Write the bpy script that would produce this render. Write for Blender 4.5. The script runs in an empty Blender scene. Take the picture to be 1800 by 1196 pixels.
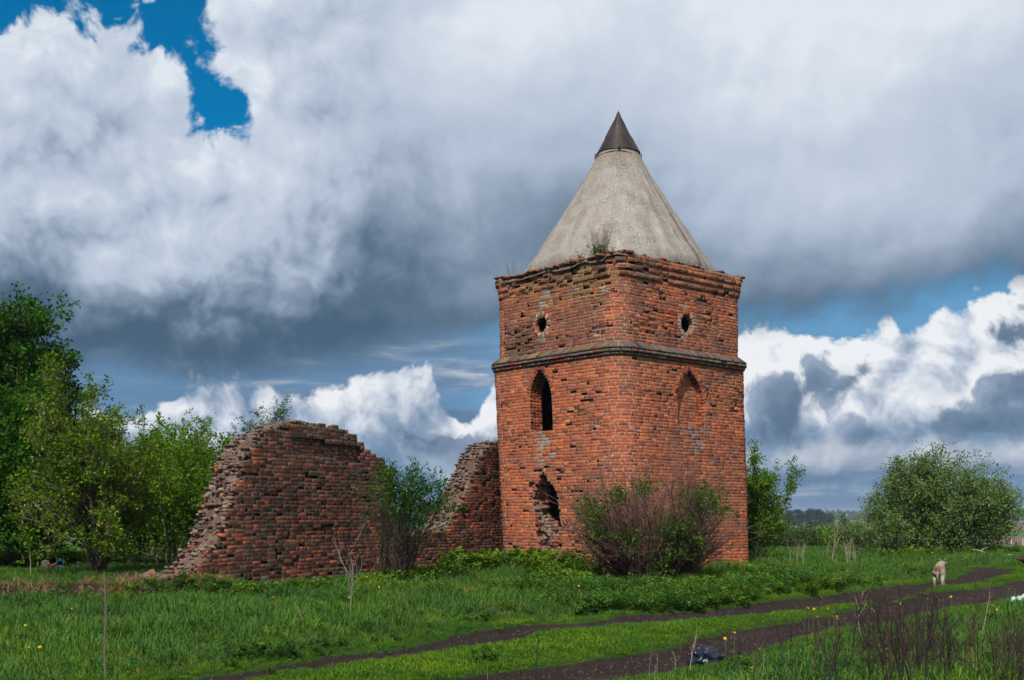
import bpy, math, random
import numpy as np
from mathutils import Vector, noise as mnoise

# ------------------------------------------------------------------ camera, sky, sun, exposure
SC = bpy.context.scene
COL = SC.collection
F = 2000.0            # focal length in photograph pixels (1800 wide)
HOR = 908.0           # horizon row
EYE = 1.6
cam_d = bpy.data.cameras.new('camera')
cam_d.sensor_width = 36.0
cam_d.lens = 36.0 * F / 1800.0
cam_d.shift_y = (HOR - 598.0) / 1800.0
cam_d.clip_start = 0.1
cam_d.clip_end = 9000.0
cam = bpy.data.objects.new('camera', cam_d)
cam.location = (0, 0, EYE)
cam.rotation_euler = (math.radians(90), 0, 0)
COL.objects.link(cam)
SC.camera = cam

SC.render.engine = 'CYCLES'
SC.view_settings.view_transform = 'Standard'
SC.view_settings.look = 'None'
SC.view_settings.exposure = 0.0
SC.view_settings.gamma = 1.0
SC.view_settings.use_curve_mapping = False
SC.cycles.use_denoising = True
SC.cycles.max_bounces = 6
SC.cycles.diffuse_bounces = 3
SC.cycles.glossy_bounces = 2
SC.cycles.transmission_bounces = 3
SC.cycles.transparent_max_bounces = 4
SC.cycles.volume_bounces = 0
SC.cycles.use_adaptive_sampling = True
SC.cycles.adaptive_threshold = 0.02

SUN_EL = math.radians(47)
SUN_AZ = math.radians(180 + 17)      # clockwise from +Y: behind the camera, a little to its left
sd = Vector((math.sin(SUN_AZ) * math.cos(SUN_EL), math.cos(SUN_AZ) * math.cos(SUN_EL), math.sin(SUN_EL)))
sun_d = bpy.data.lights.new('sun', 'SUN')
sun_d.energy = 4.6
sun_d.angle = math.radians(0.53)
sun_d.color = (1.0, 0.95, 0.87)
sun = bpy.data.objects.new('sun', sun_d)
sun.rotation_euler = (-sd).to_track_quat('-Z', 'Y').to_euler()
sun.location = (0, 0, 60)
COL.objects.link(sun)


class NT:
    """tiny expression builder for shader node trees"""
    def __init__(self, tree):
        self.t = tree
    def n(self, kind, **kw):
        nd = self.t.nodes.new(kind)
        for k, v in kw.items():
            setattr(nd, k, v)
        return nd
    def put(self, sock, v):
        if isinstance(v, S):
            self.t.links.new(v.s, sock)
        elif isinstance(v, bpy.types.NodeSocket):
            self.t.links.new(v, sock)
        elif v is not None:
            sock.default_value = v
    def m(self, op, a, b=None, c=None, clamp=False):
        nd = self.n('ShaderNodeMath', operation=op)
        nd.use_clamp = clamp
        for i, v in enumerate((a, b, c)):
            if v is not None:
                self.put(nd.inputs[i], v)
        return S(self, nd.outputs[0])
    def vm(self, op, a, b=None, out=0, scale=None):
        nd = self.n('ShaderNodeVectorMath', operation=op)
        self.put(nd.inputs[0], a)
        if b is not None:
            self.put(nd.inputs[1], b)
        if scale is not None:
            self.put(nd.inputs['Scale'], scale)
        return S(self, nd.outputs[out])
    def noise(self, vec, scale, detail=5.0, rough=0.5, lac=2.0, dist=0.0, out='Fac', dim='3D'):
        nd = self.n('ShaderNodeTexNoise', noise_dimensions=dim)
        self.put(nd.inputs['Vector'], vec)
        nd.inputs['Scale'].default_value = scale
        nd.inputs['Detail'].default_value = detail
        nd.inputs['Roughness'].default_value = rough
        nd.inputs['Lacunarity'].default_value = lac
        nd.inputs['Distortion'].default_value = dist
        return S(self, nd.outputs[out])
    def step(self, x, a, b, lo=0.0, hi=1.0):
        nd = self.n('ShaderNodeMapRange', interpolation_type='SMOOTHSTEP')
        self.put(nd.inputs[0], x)
        for i, v in enumerate((a, b, lo, hi)):
            self.put(nd.inputs[i + 1], v)
        return S(self, nd.outputs[0])
    def lin(self, x, a, b, lo=0.0, hi=1.0):
        nd = self.n('ShaderNodeMapRange')
        self.put(nd.inputs[0], x)
        for i, v in enumerate((a, b, lo, hi)):
            self.put(nd.inputs[i + 1], v)
        return S(self, nd.outputs[0])
    def mix(self, f, a, b, mode='MIX'):
        nd = self.n('ShaderNodeMix', data_type='RGBA', blend_type=mode)
        nd.clamp_factor = True
        self.put(nd.inputs[0], f)
        for i, v in ((6, a), (7, b)):
            if isinstance(v, tuple):
                v = (v[0], v[1], v[2], 1.0)
            self.put(nd.inputs[i], v)
        return S(self, nd.outputs[2])
    def ramp(self, x, stops):
        nd = self.n('ShaderNodeValToRGB')
        self.put(nd.inputs[0], x)
        el = nd.color_ramp.elements
        while len(el) < len(stops):
            el.new(0.5)
        for e, (p, c) in zip(el, stops):
            e.position = p
            e.color = (c[0], c[1], c[2], 1.0)
        return S(self, nd.outputs[0])
    def curve(self, x, pts):
        nd = self.n('ShaderNodeFloatCurve')
        c = nd.mapping.curves[0]
        while len(c.points) < len(pts):
            c.points.new(0.5, 0.5)
        for p, (a, b) in zip(c.points, pts):
            p.location = (a, b)
            p.handle_type = 'VECTOR'
        nd.mapping.use_clip = True
        nd.mapping.update()
        self.put(nd.inputs['Value'], x)
        return S(self, nd.outputs[0])


class S:
    def __init__(self, nt, s):
        self.nt, self.s = nt, s
    def __add__(self, o): return self.nt.m('ADD', self, o)
    __radd__ = __add__
    def __mul__(self, o): return self.nt.m('MULTIPLY', self, o)
    __rmul__ = __mul__
    def __sub__(self, o): return self.nt.m('SUBTRACT', self, o)
    def __rsub__(self, o): return self.nt.m('SUBTRACT', o, self)
    def __truediv__(self, o): return self.nt.m('DIVIDE', self, o)


def sky_ae(px, py):
    az = math.atan((px - 900.0) / F)
    return 2000.0 * az, (HOR - py) * math.cos(az)

def build_sky():
    w = bpy.data.worlds.new('World')
    SC.world = w
    w.use_nodes = True
    tr = w.node_tree
    tr.nodes.clear()
    N = NT(tr)
    out = N.n('ShaderNodeOutputWorld')
    bg = N.n('ShaderNodeBackground')
    tr.links.new(bg.outputs[0], out.inputs[0])
    sky = N.n('ShaderNodeTexSky', sky_type='NISHITA')
    sky.sun_disc = False
    sky.sun_elevation = SUN_EL
    sky.sun_rotation = SUN_AZ
    sky.air_density = 1.0
    sky.dust_density = 0.3
    sky.ozone_density = 2.0
    tc = N.n('ShaderNodeTexCoord')
    D = S(N, tc.outputs['Generated'])
    sep = N.n('ShaderNodeSeparateXYZ')
    N.put(sep.inputs[0], D)
    x, y, z = (S(N, sep.outputs[i]) for i in range(3))
    hyp = N.m('SQRT', x * x + y * y + 1e-6)
    a = N.m('ARCTAN2', x, y) * 2000.0
    e = z / hyp * 2000.0
    an = N.lin(a, -1000, 1000, 0, 1)
    an = N.m('MINIMUM', N.m('MAXIMUM', an, 0.0), 1.0)

    def edge(pts):
        q = []
        for px, py in pts:
            A, E = sky_ae(px, py)
            q.append(((A + 1000) / 2000, E / 1000))
        q = [(0.0, q[0][1])] + q + [(1.0, q[-1][1])]
        return N.curve(an, q) * 1000.0

    def capsule(p0, p1, r):
        a0, e0 = sky_ae(*p0)
        a1, e1 = sky_ae(*p1)
        bx, by = a1 - a0, e1 - e0
        L2 = bx * bx + by * by
        pa, pe = a - a0, e - e0
        h = N.m('MULTIPLY_ADD', pa, bx / L2, pe * (by / L2), clamp=True)
        dx, dy = pa - h * bx, pe - h * by
        return N.m('SQRT', dx * dx + dy * dy) - r

    def blob(px, py, rx, ry):
        a0, e0 = sky_ae(px, py)
        dx, dy = (a - a0) * (1.0 / rx), (e - e0) * (1.0 / ry)
        return N.m('POWER', 2.718, (dx * dx + dy * dy) * -1.0)

    def mx(*v):
        r = v[0]
        for k in v[1:]:
            r = N.m('MAXIMUM', r, k)
        return r

    def mn(*v):
        r = v[0]
        for k in v[1:]:
            r = N.m('MINIMUM', r, k)
        return r

    # a conformal chart of the sky dome (its one singular point lies level behind the camera)
    cmb = N.n('ShaderNodeCombineXYZ')
    N.put(cmb.inputs[0], x / (y + 1.04) * 2.0)
    N.put(cmb.inputs[1], z / (y + 1.04) * 2.0)
    D = S(N, cmb.outputs[0])
    # directions bent by a slow noise, so that billows lean and curl
    wn = N.noise(D, 9.0, 3.0, 0.55, out='Color', dim='2D')
    warp = N.vm('SCALE', N.vm('SUBTRACT', wn, (0.5, 0.5, 0.5)), scale=0.045)
    P = N.vm('ADD', D, warp)
    P2 = N.vm('ADD', P, (-0.010, 0.014, 0.0))          # the same a little nearer the sun
    big = N.noise(P, 5.0, 6.0, 0.52, dim='2D')                    # 400 px lumps
    def puff(v, scale, det):
        nd = N.n('ShaderNodeTexVoronoi', feature='SMOOTH_F1', voronoi_dimensions='2D')
        N.put(nd.inputs['Vector'], v)
        nd.inputs['Scale'].default_value = scale
        nd.inputs['Detail'].default_value = det
        nd.inputs['Roughness'].default_value = 0.52
        nd.inputs['Lacunarity'].default_value = 2.1
        nd.inputs['Smoothness'].default_value = 0.45
        return S(N, nd.outputs['Distance'])
    nz = N.noise(P, 15.0, 9.0, 0.56, dim='2D')
    nz2 = N.noise(P2, 15.0, 5.0, 0.56, dim='2D')
    pf, pf2 = puff(P, 13.0, 4.0), puff(P2, 13.0, 3.0)
    bil = nz * 0.55 + 0.225 + (0.55 - pf) * 0.42 + BB                 # billows
    bil2 = nz2 * 0.55 + 0.225 + (0.55 - pf2) * 0.42 + BB
    soft = N.noise(D, 3.2, 4.0, 0.45, dim='2D')
    relief = (bil - bil2) * 3.6                         # >0 towards the light
    fine = N.noise(P, 46.0, 7.0, 0.6, dim='2D')
    Pf = N.vm('MULTIPLY', D, (1.0, 6.5, 1.0))
    flat = N.noise(Pf, 5.5, 6.0, 0.55, dim='2D')
    flat2 = N.noise(Pf, 13.0, 6.0, 0.55, dim='2D')
    nb = (bil - 0.5)
    nbig = (big - 0.5)
    nf = (fine - 0.5)

    blue = N.mix(1.0, S(N, sky.outputs[0]), (0.100 * SKY_TINT[0], 0.100 * SKY_TINT[1], 0.100 * SKY_TINT[2]), 'MULTIPLY')
    col = N.mix(N.step(e, 620.0, 300.0) * 0.92, blue, (0.150, 0.335, 0.56))

    right = N.step(a, 120.0, 420.0)
    # --- far flat layers close to the horizon
    el_n = e + nb * 40.0
    lo = N.step(flat + N.step(e, 330.0, 0.0) * 0.30, 0.50, 0.66)
    lo = N.m('MAXIMUM', N.m('MAXIMUM', lo, right * N.step(e, 150.0, 95.0)) * N.step(e, 420.0, 250.0), N.step(a + nb * 300.0, 20.0, -260.0) * N.step(e, 420.0, 300.0) * (flat * 0.8 + 0.4), clamp=True)
    locol = N.ramp(N.lin(flat2 * 0.6 + flat * 0.4 + nb * 0.25, 0.36, 0.66), [(0.0, (0.115, 0.205, 0.345)), (0.5, (0.155, 0.25, 0.395)), (0.8, (0.27, 0.36, 0.49)), (1.0, (0.46, 0.52, 0.60))])
    col = N.mix(lo, col, locol)

    # --- white cumulus bank (left of the tower and right of it)
    top = edge([(-200, 705), (120, 720), (240, 700), (285, 688), (330, 668), (420, 664), (500, 694), (560, 690), (610, 672), (660, 645),
                (700, 632), (750, 630), (775, 680), (810, 725), (835, 725), (865, 690), (900, 640), (1100, 600), (1300, 562), (1400, 570), (1480, 592),
                (1560, 582), (1625, 560), (1660, 512), (1720, 500), (1900, 470)])
    dep = top - e + nb * 150.0 + nf * 36.0 + nbig * 60.0   # px below the top edge
    cu = N.step(dep, -4.0, 12.0)
    white = N.m('ADD', N.step(dep, 290.0, 0.0) * 0.58 + right * 0.46 * N.step(e, 120.0, 200.0), relief * 0.62 + nb * 0.7 + nbig * 1.0 + 0.10 - N.step(a, 0.0, -150.0) * 0.03)
    cucol = N.ramp(N.m('MULTIPLY', white, 1.0, clamp=True), [(0.0, (0.165, 0.255, 0.385)), (0.30, (0.27, 0.36, 0.49)), (0.55, (0.46, 0.53, 0.64)), (0.8, (0.70, 0.75, 0.82)), (1.0, (0.86, 0.88, 0.91))])
    cu = cu * N.step(e + nb * 90.0 + flat * 60.0, 85.0, 175.0)
    col = N.mix(cu, col, cucol)

    # --- low pale rolls under the cumulus, on the right
    roll = mx(capsule((1330, 815), (1480, 802), 30.0) * -1.0, capsule((1480, 800), (1640, 786), 32.0) * -1.0, capsule((1640, 796), (1900, 802), 30.0) * -1.0,
              capsule((1400, 860), (1530, 856), 9.0) * -1.0, capsule((1310, 880), (1380, 830), 12.0) * -1.0, capsule((820, 830), (1000, 790), 40.0) * -1.0)
    ra = N.step(roll + nb * 60.0 + nf * 14.0, -16.0, 14.0)
    rc = N.ramp(N.lin(relief * 0.5 + nb * 0.8 + N.lin(roll, -5.0, 30.0) * 0.35 + 0.25, 0.0, 1.0), [(0.0, (0.28, 0.36, 0.48)), (0.5, (0.48, 0.54, 0.63)), (1.0, (0.68, 0.72, 0.78))])
    col = N.mix(ra * 0.9, col, rc)

    # --- shaded scud in front of it
    dk = mx(capsule((1375, 755), (1385, 700), 50.0) * -1.0, capsule((1415, 690), (1440, 665), 30.0) * -1.0, capsule((1450, 700), (1520, 650), 14.0) * -1.0,
            capsule((1560, 655), (1590, 640), 8.0) * -1.0, capsule((1500, 765), (1590, 758), 16.0) * -1.0, capsule((1555, 740), (1560, 742), 18.0) * -1.0,
            capsule((1670, 745), (1900, 720), 38.0) * -1.0, capsule((1760, 690), (1900, 640), 45.0) * -1.0, capsule((1755, 590), (1900, 580), 40.0) * -1.0,
            capsule((1640, 715), (1655, 712), 18.0) * -1.0,
            capsule((720, 770), (860, 800), 34.0) * -1.0, capsule((90, 760), (300, 800), 40.0) * -1.0)
    da = N.step(dk + nb * 150.0 + nf * 60.0 + nbig * 30.0, -12.0, 15.0)
    dc = N.ramp(N.lin(nb * 1.1 + relief * 0.35 + N.lin(dk, -10.0, 34.0) * -0.55 + 0.82, 0.0, 1.0), [(0.0, (0.100, 0.165, 0.265)), (0.5, (0.145, 0.225, 0.34)), (1.0, (0.29, 0.37, 0.50))])
    col = N.mix(da * 0.95, col, dc)

    # --- the great deck overhead, dark at its base, with a blue rent in it
    base = edge([(-200, 670), (0, 665), (120, 662), (300, 668), (450, 665), (600, 645), (700, 625), (800, 602), (880, 580), (1000, 565), (1300, 575),
                 (1420, 562), (1520, 548), (1620, 532), (1700, 508), (1900, 480)])
    hgt = e - base                                        # px above the base
    gap = mn(capsule((300, -60), (306, 60), 30.0), capsule((300, 60), (386, 190), 23.0), capsule((30, -10), (205, -8), 26.0), capsule((140, 38), (135, 20), 9.0))
    body = N.step(hgt + nb * 90.0 + nbig * 110.0, -34.0, 50.0)
    rent = N.step(gap + nb * 170.0 + nf * 70.0 + nbig * 20.0, -6.0, 19.0)
    deck = body * rent
    rim = N.step(gap + nb * 60.0, 130.0, 6.0)
    far_soft = (soft - 0.5)
    right2 = N.step(a, -300.0, 350.0)
    lum = N.lin(hgt + nbig * 170.0 + far_soft * 420.0, 0.0, 480.0) * 0.70 + relief * (0.16 * N.step(a, -100.0, -450.0) + 0.06) + nb * 0.24 * N.step(a, 100.0, -400.0) + nb * 0.09
    lum = lum + blob(120, 190, 320, 220) * 0.09 + blob(500, 310, 170, 120) * 0.22 + blob(340, 450, 190, 110) * 0.26 + blob(80, 400, 160, 100) * 0.10 + blob(480, 120, 160, 140) * 0.02 + rim * 0.12
    lum = lum - blob(730, 430, 190, 130) * 0.07 - blob(300, 585, 480, 70) * 0.13 - blob(1790, 330, 90, 200) * 0.08 - blob(1400, 270, 200, 60) * 0.06 - blob(640, 250, 90, 160) * 0.06
    lum = lum + blob(1150, 120, 520, 170) * 0.09 + blob(1620, 330, 240, 90) * 0.14 + blob(1700, 60, 140, 90) * 0.08 + blob(880, 40, 160, 90) * 0.14 + right2 * (N.step(hgt, -20.0, 130.0) * 0.20 + 0.07)
    dcol = N.ramp(N.m('MULTIPLY', lum, 1.0, clamp=True), [(0.0, (0.066, 0.122, 0.195)), (0.16, (0.105, 0.17, 0.25)), (0.38, (0.25, 0.325, 0.435)), (0.6, (0.45, 0.53, 0.66)), (0.85, (0.60, 0.675, 0.775)), (1.0, (0.74, 0.795, 0.865))])
    col = N.mix(deck, col, dcol)

    # below the horizon: the colour of far land
    col = N.mix(N.step(e, -5.0, -60.0), col, (0.05, 0.07, 0.05))
    tr.links.new(col.s, bg.inputs[0])
    bg.inputs[1].default_value = 1.0
    w.cycles.sampling_method = 'MANUAL'
    w.cycles.sample_map_resolution = 512

BB = 0.035
SKY_TINT = (0.01, 0.68, 0.98)
build_sky()

# ------------------------------------------------------------------ helpers
RNG = np.random.default_rng(7)
random.seed(7)


def px3(px, py, Y):
    return Vector(((px - 900.0) / F * Y, Y, EYE - (py - HOR) / F * Y))


def on_ground(px, py, z=0.0):
    Y = (EYE - z) * F / (py - HOR)
    return (px - 900.0) / F * Y, Y


def vnoise(x, y, seed=0):
    x = np.asarray(x, float); y = np.asarray(y, float)
    xi = np.floor(x).astype(np.int64); yi = np.floor(y).astype(np.int64)
    fx = x - xi; fy = y - yi
    fx = fx * fx * (3 - 2 * fx); fy = fy * fy * (3 - 2 * fy)
    def h(a, b):
        n = (a * 374761393 + b * 668265263 + seed * 1442695041) & 0xffffffff
        n = ((n ^ (n >> 13)) * 1274126177) & 0xffffffff
        return ((n ^ (n >> 16)) & 0xffff) / 65535.0
    return (h(xi, yi) * (1 - fx) + h(xi + 1, yi) * fx) * (1 - fy) + (h(xi, yi + 1) * (1 - fx) + h(xi + 1, yi + 1) * fx) * fy


def fbm(x, y, seed=0, o=4):
    s, a, t = 0.0, 1.0, 0.0
    for k in range(o):
        s = s + a * vnoise(x * 2 ** k + 17.3 * k, y * 2 ** k - 9.1 * k, seed + k)
        t += a
        a *= 0.5
    return s / t


def sstep(a, b, x):
    t = np.clip((np.asarray(x, float) - a) / (b - a), 0, 1)
    return t * t * (3 - 2 * t)


def dist_poly(X, Y, pts, widths):
    """distance to a polyline minus its half width there"""
    best = np.full(np.shape(X), 1e9)
    for (a, b, wa, wb) in zip(pts[:-1], pts[1:], widths[:-1], widths[1:]):
        dx, dy = b[0] - a[0], b[1] - a[1]
        t = np.clip(((X - a[0]) * dx + (Y - a[1]) * dy) / (dx * dx + dy * dy), 0, 1)
        d = np.hypot(X - a[0] - t * dx, Y - a[1] - t * dy) - (wa + (wb - wa) * t)
        best = np.minimum(best, d)
    return best


def new_mesh(name, verts, quads=None, tris=None, cols=None, smooth=False):
    me = bpy.data.meshes.new(name)
    verts = np.asarray(verts, np.float32).reshape(-1, 3)
    nq = 0 if quads is None else len(quads)
    nt = 0 if tris is None else len(tris)
    me.vertices.add(len(verts))
    me.vertices.foreach_set('co', verts.ravel())
    parts, starts, tot = [], [], []
    if nq:
        parts.append(np.asarray(quads, np.int32).ravel())
    if nt:
        parts.append(np.asarray(tris, np.int32).ravel())
    li = np.concatenate(parts) if parts else np.zeros(0, np.int32)
    me.loops.add(len(li))
    me.loops.foreach_set('vertex_index', li)
    ls = np.concatenate([np.arange(nq) * 4, nq * 4 + np.arange(nt) * 3]).astype(np.int32)
    me.polygons.add(nq + nt)
    me.polygons.foreach_set('loop_start', ls)
    if smooth:
        me.polygons.foreach_set('use_smooth', np.ones(nq + nt, bool))
    if cols is not None:
        c = np.asarray(cols, np.float32)
        if c.shape[1] == 3:
            c = np.concatenate([c, np.ones((len(c), 1), np.float32)], 1)
        at = me.color_attributes.new('tone', 'FLOAT_COLOR', 'POINT')
        at.data.foreach_set('color', c.ravel())
    me.update(calc_edges=True)
    return me


def add(name, me, mat=None, parent=None, loc=None, kind=None):
    o = bpy.data.objects.new(name, me)
    if mat is not None and len(me.materials) == 0:
        me.materials.append(mat)
    COL.objects.link(o)
    if parent is not None:
        o.parent = parent
    if loc is not None:
        o.location = loc
    if kind:
        o['kind'] = kind
    return o


def tag(o, label=None, cat=None, group=None, kind=None):
    if label: o['label'] = label
    if cat: o['category'] = cat
    if group: o['group'] = group
    if kind: o['kind'] = kind
    return o


def thing(name, loc, label, cat, group=None, rz=0.0):
    o = bpy.data.objects.new(name, None)
    o.empty_display_size = 0.2
    COL.objects.link(o)
    o.location = loc
    o.rotation_euler = (0, 0, rz)
    return tag(o, label, cat, group)


def copy_tree(o, parent=None):
    c = o.copy()
    COL.objects.link(c)
    if parent is not None:
        c.parent = parent
    for ch in o.children:
        copy_tree(ch, c)
    return c


class Geo:
    """collects vertices, quads, triangles and tones"""
    def __init__(self):
        self.v, self.q, self.t, self.c, self.n = [], [], [], [], 0
    def put(self, v, q=None, t=None, c=(1, 1, 1)):
        v = np.asarray(v, float).reshape(-1, 3)
        if q is not None and len(q): self.q.append(np.asarray(q, np.int64).reshape(-1, 4) + self.n)
        if t is not None and len(t): self.t.append(np.asarray(t, np.int64).reshape(-1, 3) + self.n)
        c = np.asarray(c, float)
        if c.ndim == 1: c = np.tile(c, (len(v), 1))
        self.v.append(v); self.c.append(c)
        self.n += len(v)
    def mesh(self, name, smooth=False):
        return new_mesh(name, np.concatenate(self.v), np.concatenate(self.q) if self.q else None,
                        np.concatenate(self.t) if self.t else None, np.concatenate(self.c), smooth)
    def tube(self, pts, rad, sides=4, c=(1, 1, 1)):
        pts = np.asarray(pts, float); rad = np.broadcast_to(np.asarray(rad, float), (len(pts),))
        tn = np.gradient(pts, axis=0)
        tn /= np.linalg.norm(tn, axis=1)[:, None] + 1e-9
        ref = np.where(np.abs(tn[:, 2:3]) > 0.9, np.array([[1.0, 0, 0]]), np.array([[0, 0, 1.0]]))
        a = np.cross(tn, ref); a /= np.linalg.norm(a, axis=1)[:, None] + 1e-9
        b = np.cross(tn, a)
        th = np.arange(sides) / sides * 2 * math.pi
        ring = (a[:, None] * np.cos(th)[None, :, None] + b[:, None] * np.sin(th)[None, :, None]) * rad[:, None, None] + pts[:, None]
        n = len(pts)
        i = np.arange(n - 1)[:, None] * sides; j = np.arange(sides)[None]; k = (j + 1) % sides
        q = np.stack([i + j, i + k, i + sides + k, i + sides + j], -1).reshape(-1, 4)
        self.put(ring.reshape(-1, 3), q, None, c)
    def box(self, c0, c1, c=(1, 1, 1)):
        (a, b, d), (e, f, g) = c0, c1
        v = [(a, b, d), (e, b, d), (e, f, d), (a, f, d), (a, b, g), (e, b, g), (e, f, g), (a, f, g)]
        self.put(v, [(3, 2, 1, 0), (4, 5, 6, 7), (0, 1, 5, 4), (1, 2, 6, 5), (2, 3, 7, 6), (3, 0, 4, 7)], None, c)


# ------------------------------------------------------------------ materials
def material(name, rough=0.85, spec=0.2):
    m = bpy.data.materials.new(name)
    m.use_nodes = True
    N = NT(m.node_tree)
    b = m.node_tree.nodes['Principled BSDF']
    b.inputs['Roughness'].default_value = rough
    b.inputs['Specular IOR Level'].default_value = spec
    return m, N, b


def tone_of(N):
    at = N.n('ShaderNodeAttribute', attribute_type='GEOMETRY', attribute_name='tone')
    return S(N, at.outputs['Color'])


def bump(N, b, h, strength=0.4, dist=0.01):
    bp = N.n('ShaderNodeBump')
    bp.inputs['Strength'].default_value = strength
    bp.inputs['Distance'].default_value = dist
    N.put(bp.inputs['Height'], h)
    N.t.links.new(bp.outputs[0], b.inputs['Normal'])


def world_pos(N):
    return S(N, N.n('ShaderNodeNewGeometry').outputs['Position'])


def mat_brick():
    m, N, b = material('old_brick', 0.95, 0.02)
    P = world_pos(N)
    oi = N.n('ShaderNodeObjectInfo')
    base = N.mix(1.0, tone_of(N), S(N, oi.outputs['Color']), 'MULTIPLY')
    n1 = N.noise(P, 26.0, 5.0, 0.65)
    n2 = N.noise(P, 110.0, 3.0, 0.6)
    n3 = N.noise(P, 5.0, 4.0, 0.6)
    c = N.mix(1.0, base, N.ramp(n1 * 0.6 + n3 * 0.4, [(0.30, (0.74, 0.70, 0.70)), (0.5, (1, 1, 1)), (0.72, (1.18, 1.17, 1.12))]), 'MULTIPLY')
    c = N.mix(N.step(n2, 0.60, 0.72) * 0.45, c, (0.36, 0.28, 0.22))
    c = N.mix(N.step(n2, 0.40, 0.30) * 0.5, c, (0.05, 0.03, 0.025))
    N.put(b.inputs['Base Color'], c)
    bump(N, b, n1 * 0.4 + n2 * 0.6, 0.35, 0.006)
    return m


def mat_mortar():
    m, N, b = material('lime_mortar', 0.95, 0.03)
    P = world_pos(N)
    n1 = N.noise(P, 18.0, 6.0, 0.65)
    n2 = N.noise(P, 3.0, 4.0, 0.6)
    c = N.mix(1.0, tone_of(N), N.ramp(n1 * 0.7 + n2 * 0.3, [(0.32, (0.5, 0.47, 0.45)), (0.5, (1, 1, 1)), (0.7, (1.25, 1.22, 1.2))]), 'MULTIPLY')
    N.put(b.inputs['Base Color'], c)
    bump(N, b, n1, 0.7, 0.02)
    return m


def mat_tone(name, rough=0.8, spec=0.2, scale=30.0, lo=0.7, hi=1.25, bs=0.3, bd=0.01):
    m, N, b = material(name, rough, spec)
    P = world_pos(N)
    n1 = N.noise(P, scale, 5.0, 0.6)
    N.put(b.inputs['Base Color'], N.mix(1.0, tone_of(N), N.ramp(n1, [(0.3, (lo, lo, lo)), (0.7, (hi, hi, hi))]), 'MULTIPLY'))
    if bs:
        bump(N, b, n1, bs, bd)
    return m


def mat_leaf(name, trans=0.22, rough=0.5, gain=1.0, instanced=False):
    m, N, b = material(name, rough, 0.05)
    t = m.node_tree
    c = tone_of(N)
    P = world_pos(N)
    if instanced:
        oi = N.n('ShaderNodeObjectInfo')
        r = S(N, oi.outputs['Random'])
        c = N.mix(1.0, c, N.ramp(r, [(0.0, (0.72, 0.74, 0.62)), (0.6, (1.0, 1.0, 1.0)), (0.9, (1.25, 1.18, 1.0)), (1.0, (1.7, 1.35, 0.9))]), 'MULTIPLY')
        n = N.noise(P, 0.55, 4.0, 0.6)
        c = N.mix(1.0, c, N.ramp(n, [(0.3, (0.62, 0.72, 0.95)), (0.5, (1, 1, 1)), (0.70, (1.6, 1.3, 0.75))]), 'MULTIPLY')
    if gain != 1.0:
        c = N.mix(1.0, c, (gain, gain, gain), 'MULTIPLY')
    N.put(b.inputs['Base Color'], c)
    tr = N.n('ShaderNodeBsdfTranslucent')
    N.put(tr.inputs['Color'], N.mix(1.0, c, (1.25, 1.3, 0.55), 'MULTIPLY'))
    mx = N.n('ShaderNodeMixShader')
    mx.inputs[0].default_value = trans
    t.links.new(b.outputs[0], mx.inputs[1])
    t.links.new(tr.outputs[0], mx.inputs[2])
    t.links.new(mx.outputs[0], t.nodes['Material Output'].inputs[0])
    return m


M_BRICK = mat_brick()
M_MORTAR = mat_mortar()
M_LEAF = mat_leaf('green_leaf', 0.22, 0.7)
M_GRASS = mat_leaf('grass_blade', 0.26, 0.75, 1.0, True)
M_BARK = mat_tone('rough_bark', 0.9, 0.1, 40.0, 0.55, 1.35, 0.6, 0.02)
M_TWIG = mat_tone('dry_twig', 0.9, 0.1, 60.0, 0.7, 1.25, 0.0)

# ------------------------------------------------------------------ terrain with the cart track
def poly_px(rows):
    return [on_ground(a, b) for a, b in rows]

RUT_A = poly_px([(330, 1198), (600, 1161), (900, 1113), (1010, 1100), (1150, 1089), (1300, 1072), (1450, 1057), (1560, 1040), (1650, 1027), (1715, 1014), (1752, 1004), (1715, 996.5), (1675, 996)])
RUT_A_W = [0.2, 0.26, 0.42, 0.56, 0.64, 0.72, 0.72, 0.56, 0.34, 0.5, 0.6, 0.5, 0.35]
RUT_B = poly_px([(560, 1232), (800, 1202), (1000, 1178), (1200, 1150), (1350, 1116), (1450, 1100), (1550, 1076), (1650, 1055), (1750, 1037), (1830, 1026), (1960, 1012)])
RUT_B_W = [0.45, 0.5, 0.55, 0.62, 0.52, 0.52, 0.6, 0.78, 0.74, 0.7, 0.7]
BARE = poly_px([(825, 1029), (930, 1020)])


def rut_mask(X, Y):
    wob = (fbm(X * 1.3, Y * 1.3, 5, 4) - 0.5) * 0.62
    d = np.minimum(dist_poly(X, Y, RUT_A, RUT_A_W), dist_poly(X, Y, RUT_B, RUT_B_W)) + wob
    d = np.minimum(d, dist_poly(X, Y, BARE, [0.12, 0.3]) + wob * 1.4)
    q = on_ground(1640, 1041); d = np.minimum(d, dist_poly(X, Y, [q, (q[0] + 1.0, q[1] + 0.1)], [0.15, 0.3]) + wob * 1.6)
    q = on_ground(1490, 992); d = np.minimum(d, dist_poly(X, Y, [(q[0] - 1.0, q[1]), (q[0] + 4.0, q[1])], [0.2, 0.3]) + wob * 1.6)
    return sstep(0.12, -0.06, d)


MID = [((a[0] + b[0]) / 2, (a[1] + b[1]) / 2) for a, b in zip(poly_px([(330, 1198), (900, 1113), (1150, 1089), (1450, 1057), (1650, 1027), (1780, 1008)]), poly_px([(560, 1230), (1000, 1178), (1200, 1150), (1450, 1100), (1650, 1055), (1850, 1024)]))]


def track_strip(X, Y):
    """1 on the short grass between and beside the ruts"""
    return sstep(1.15, 0.6, dist_poly(X, Y, MID, [0.3] * len(MID)))


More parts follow.
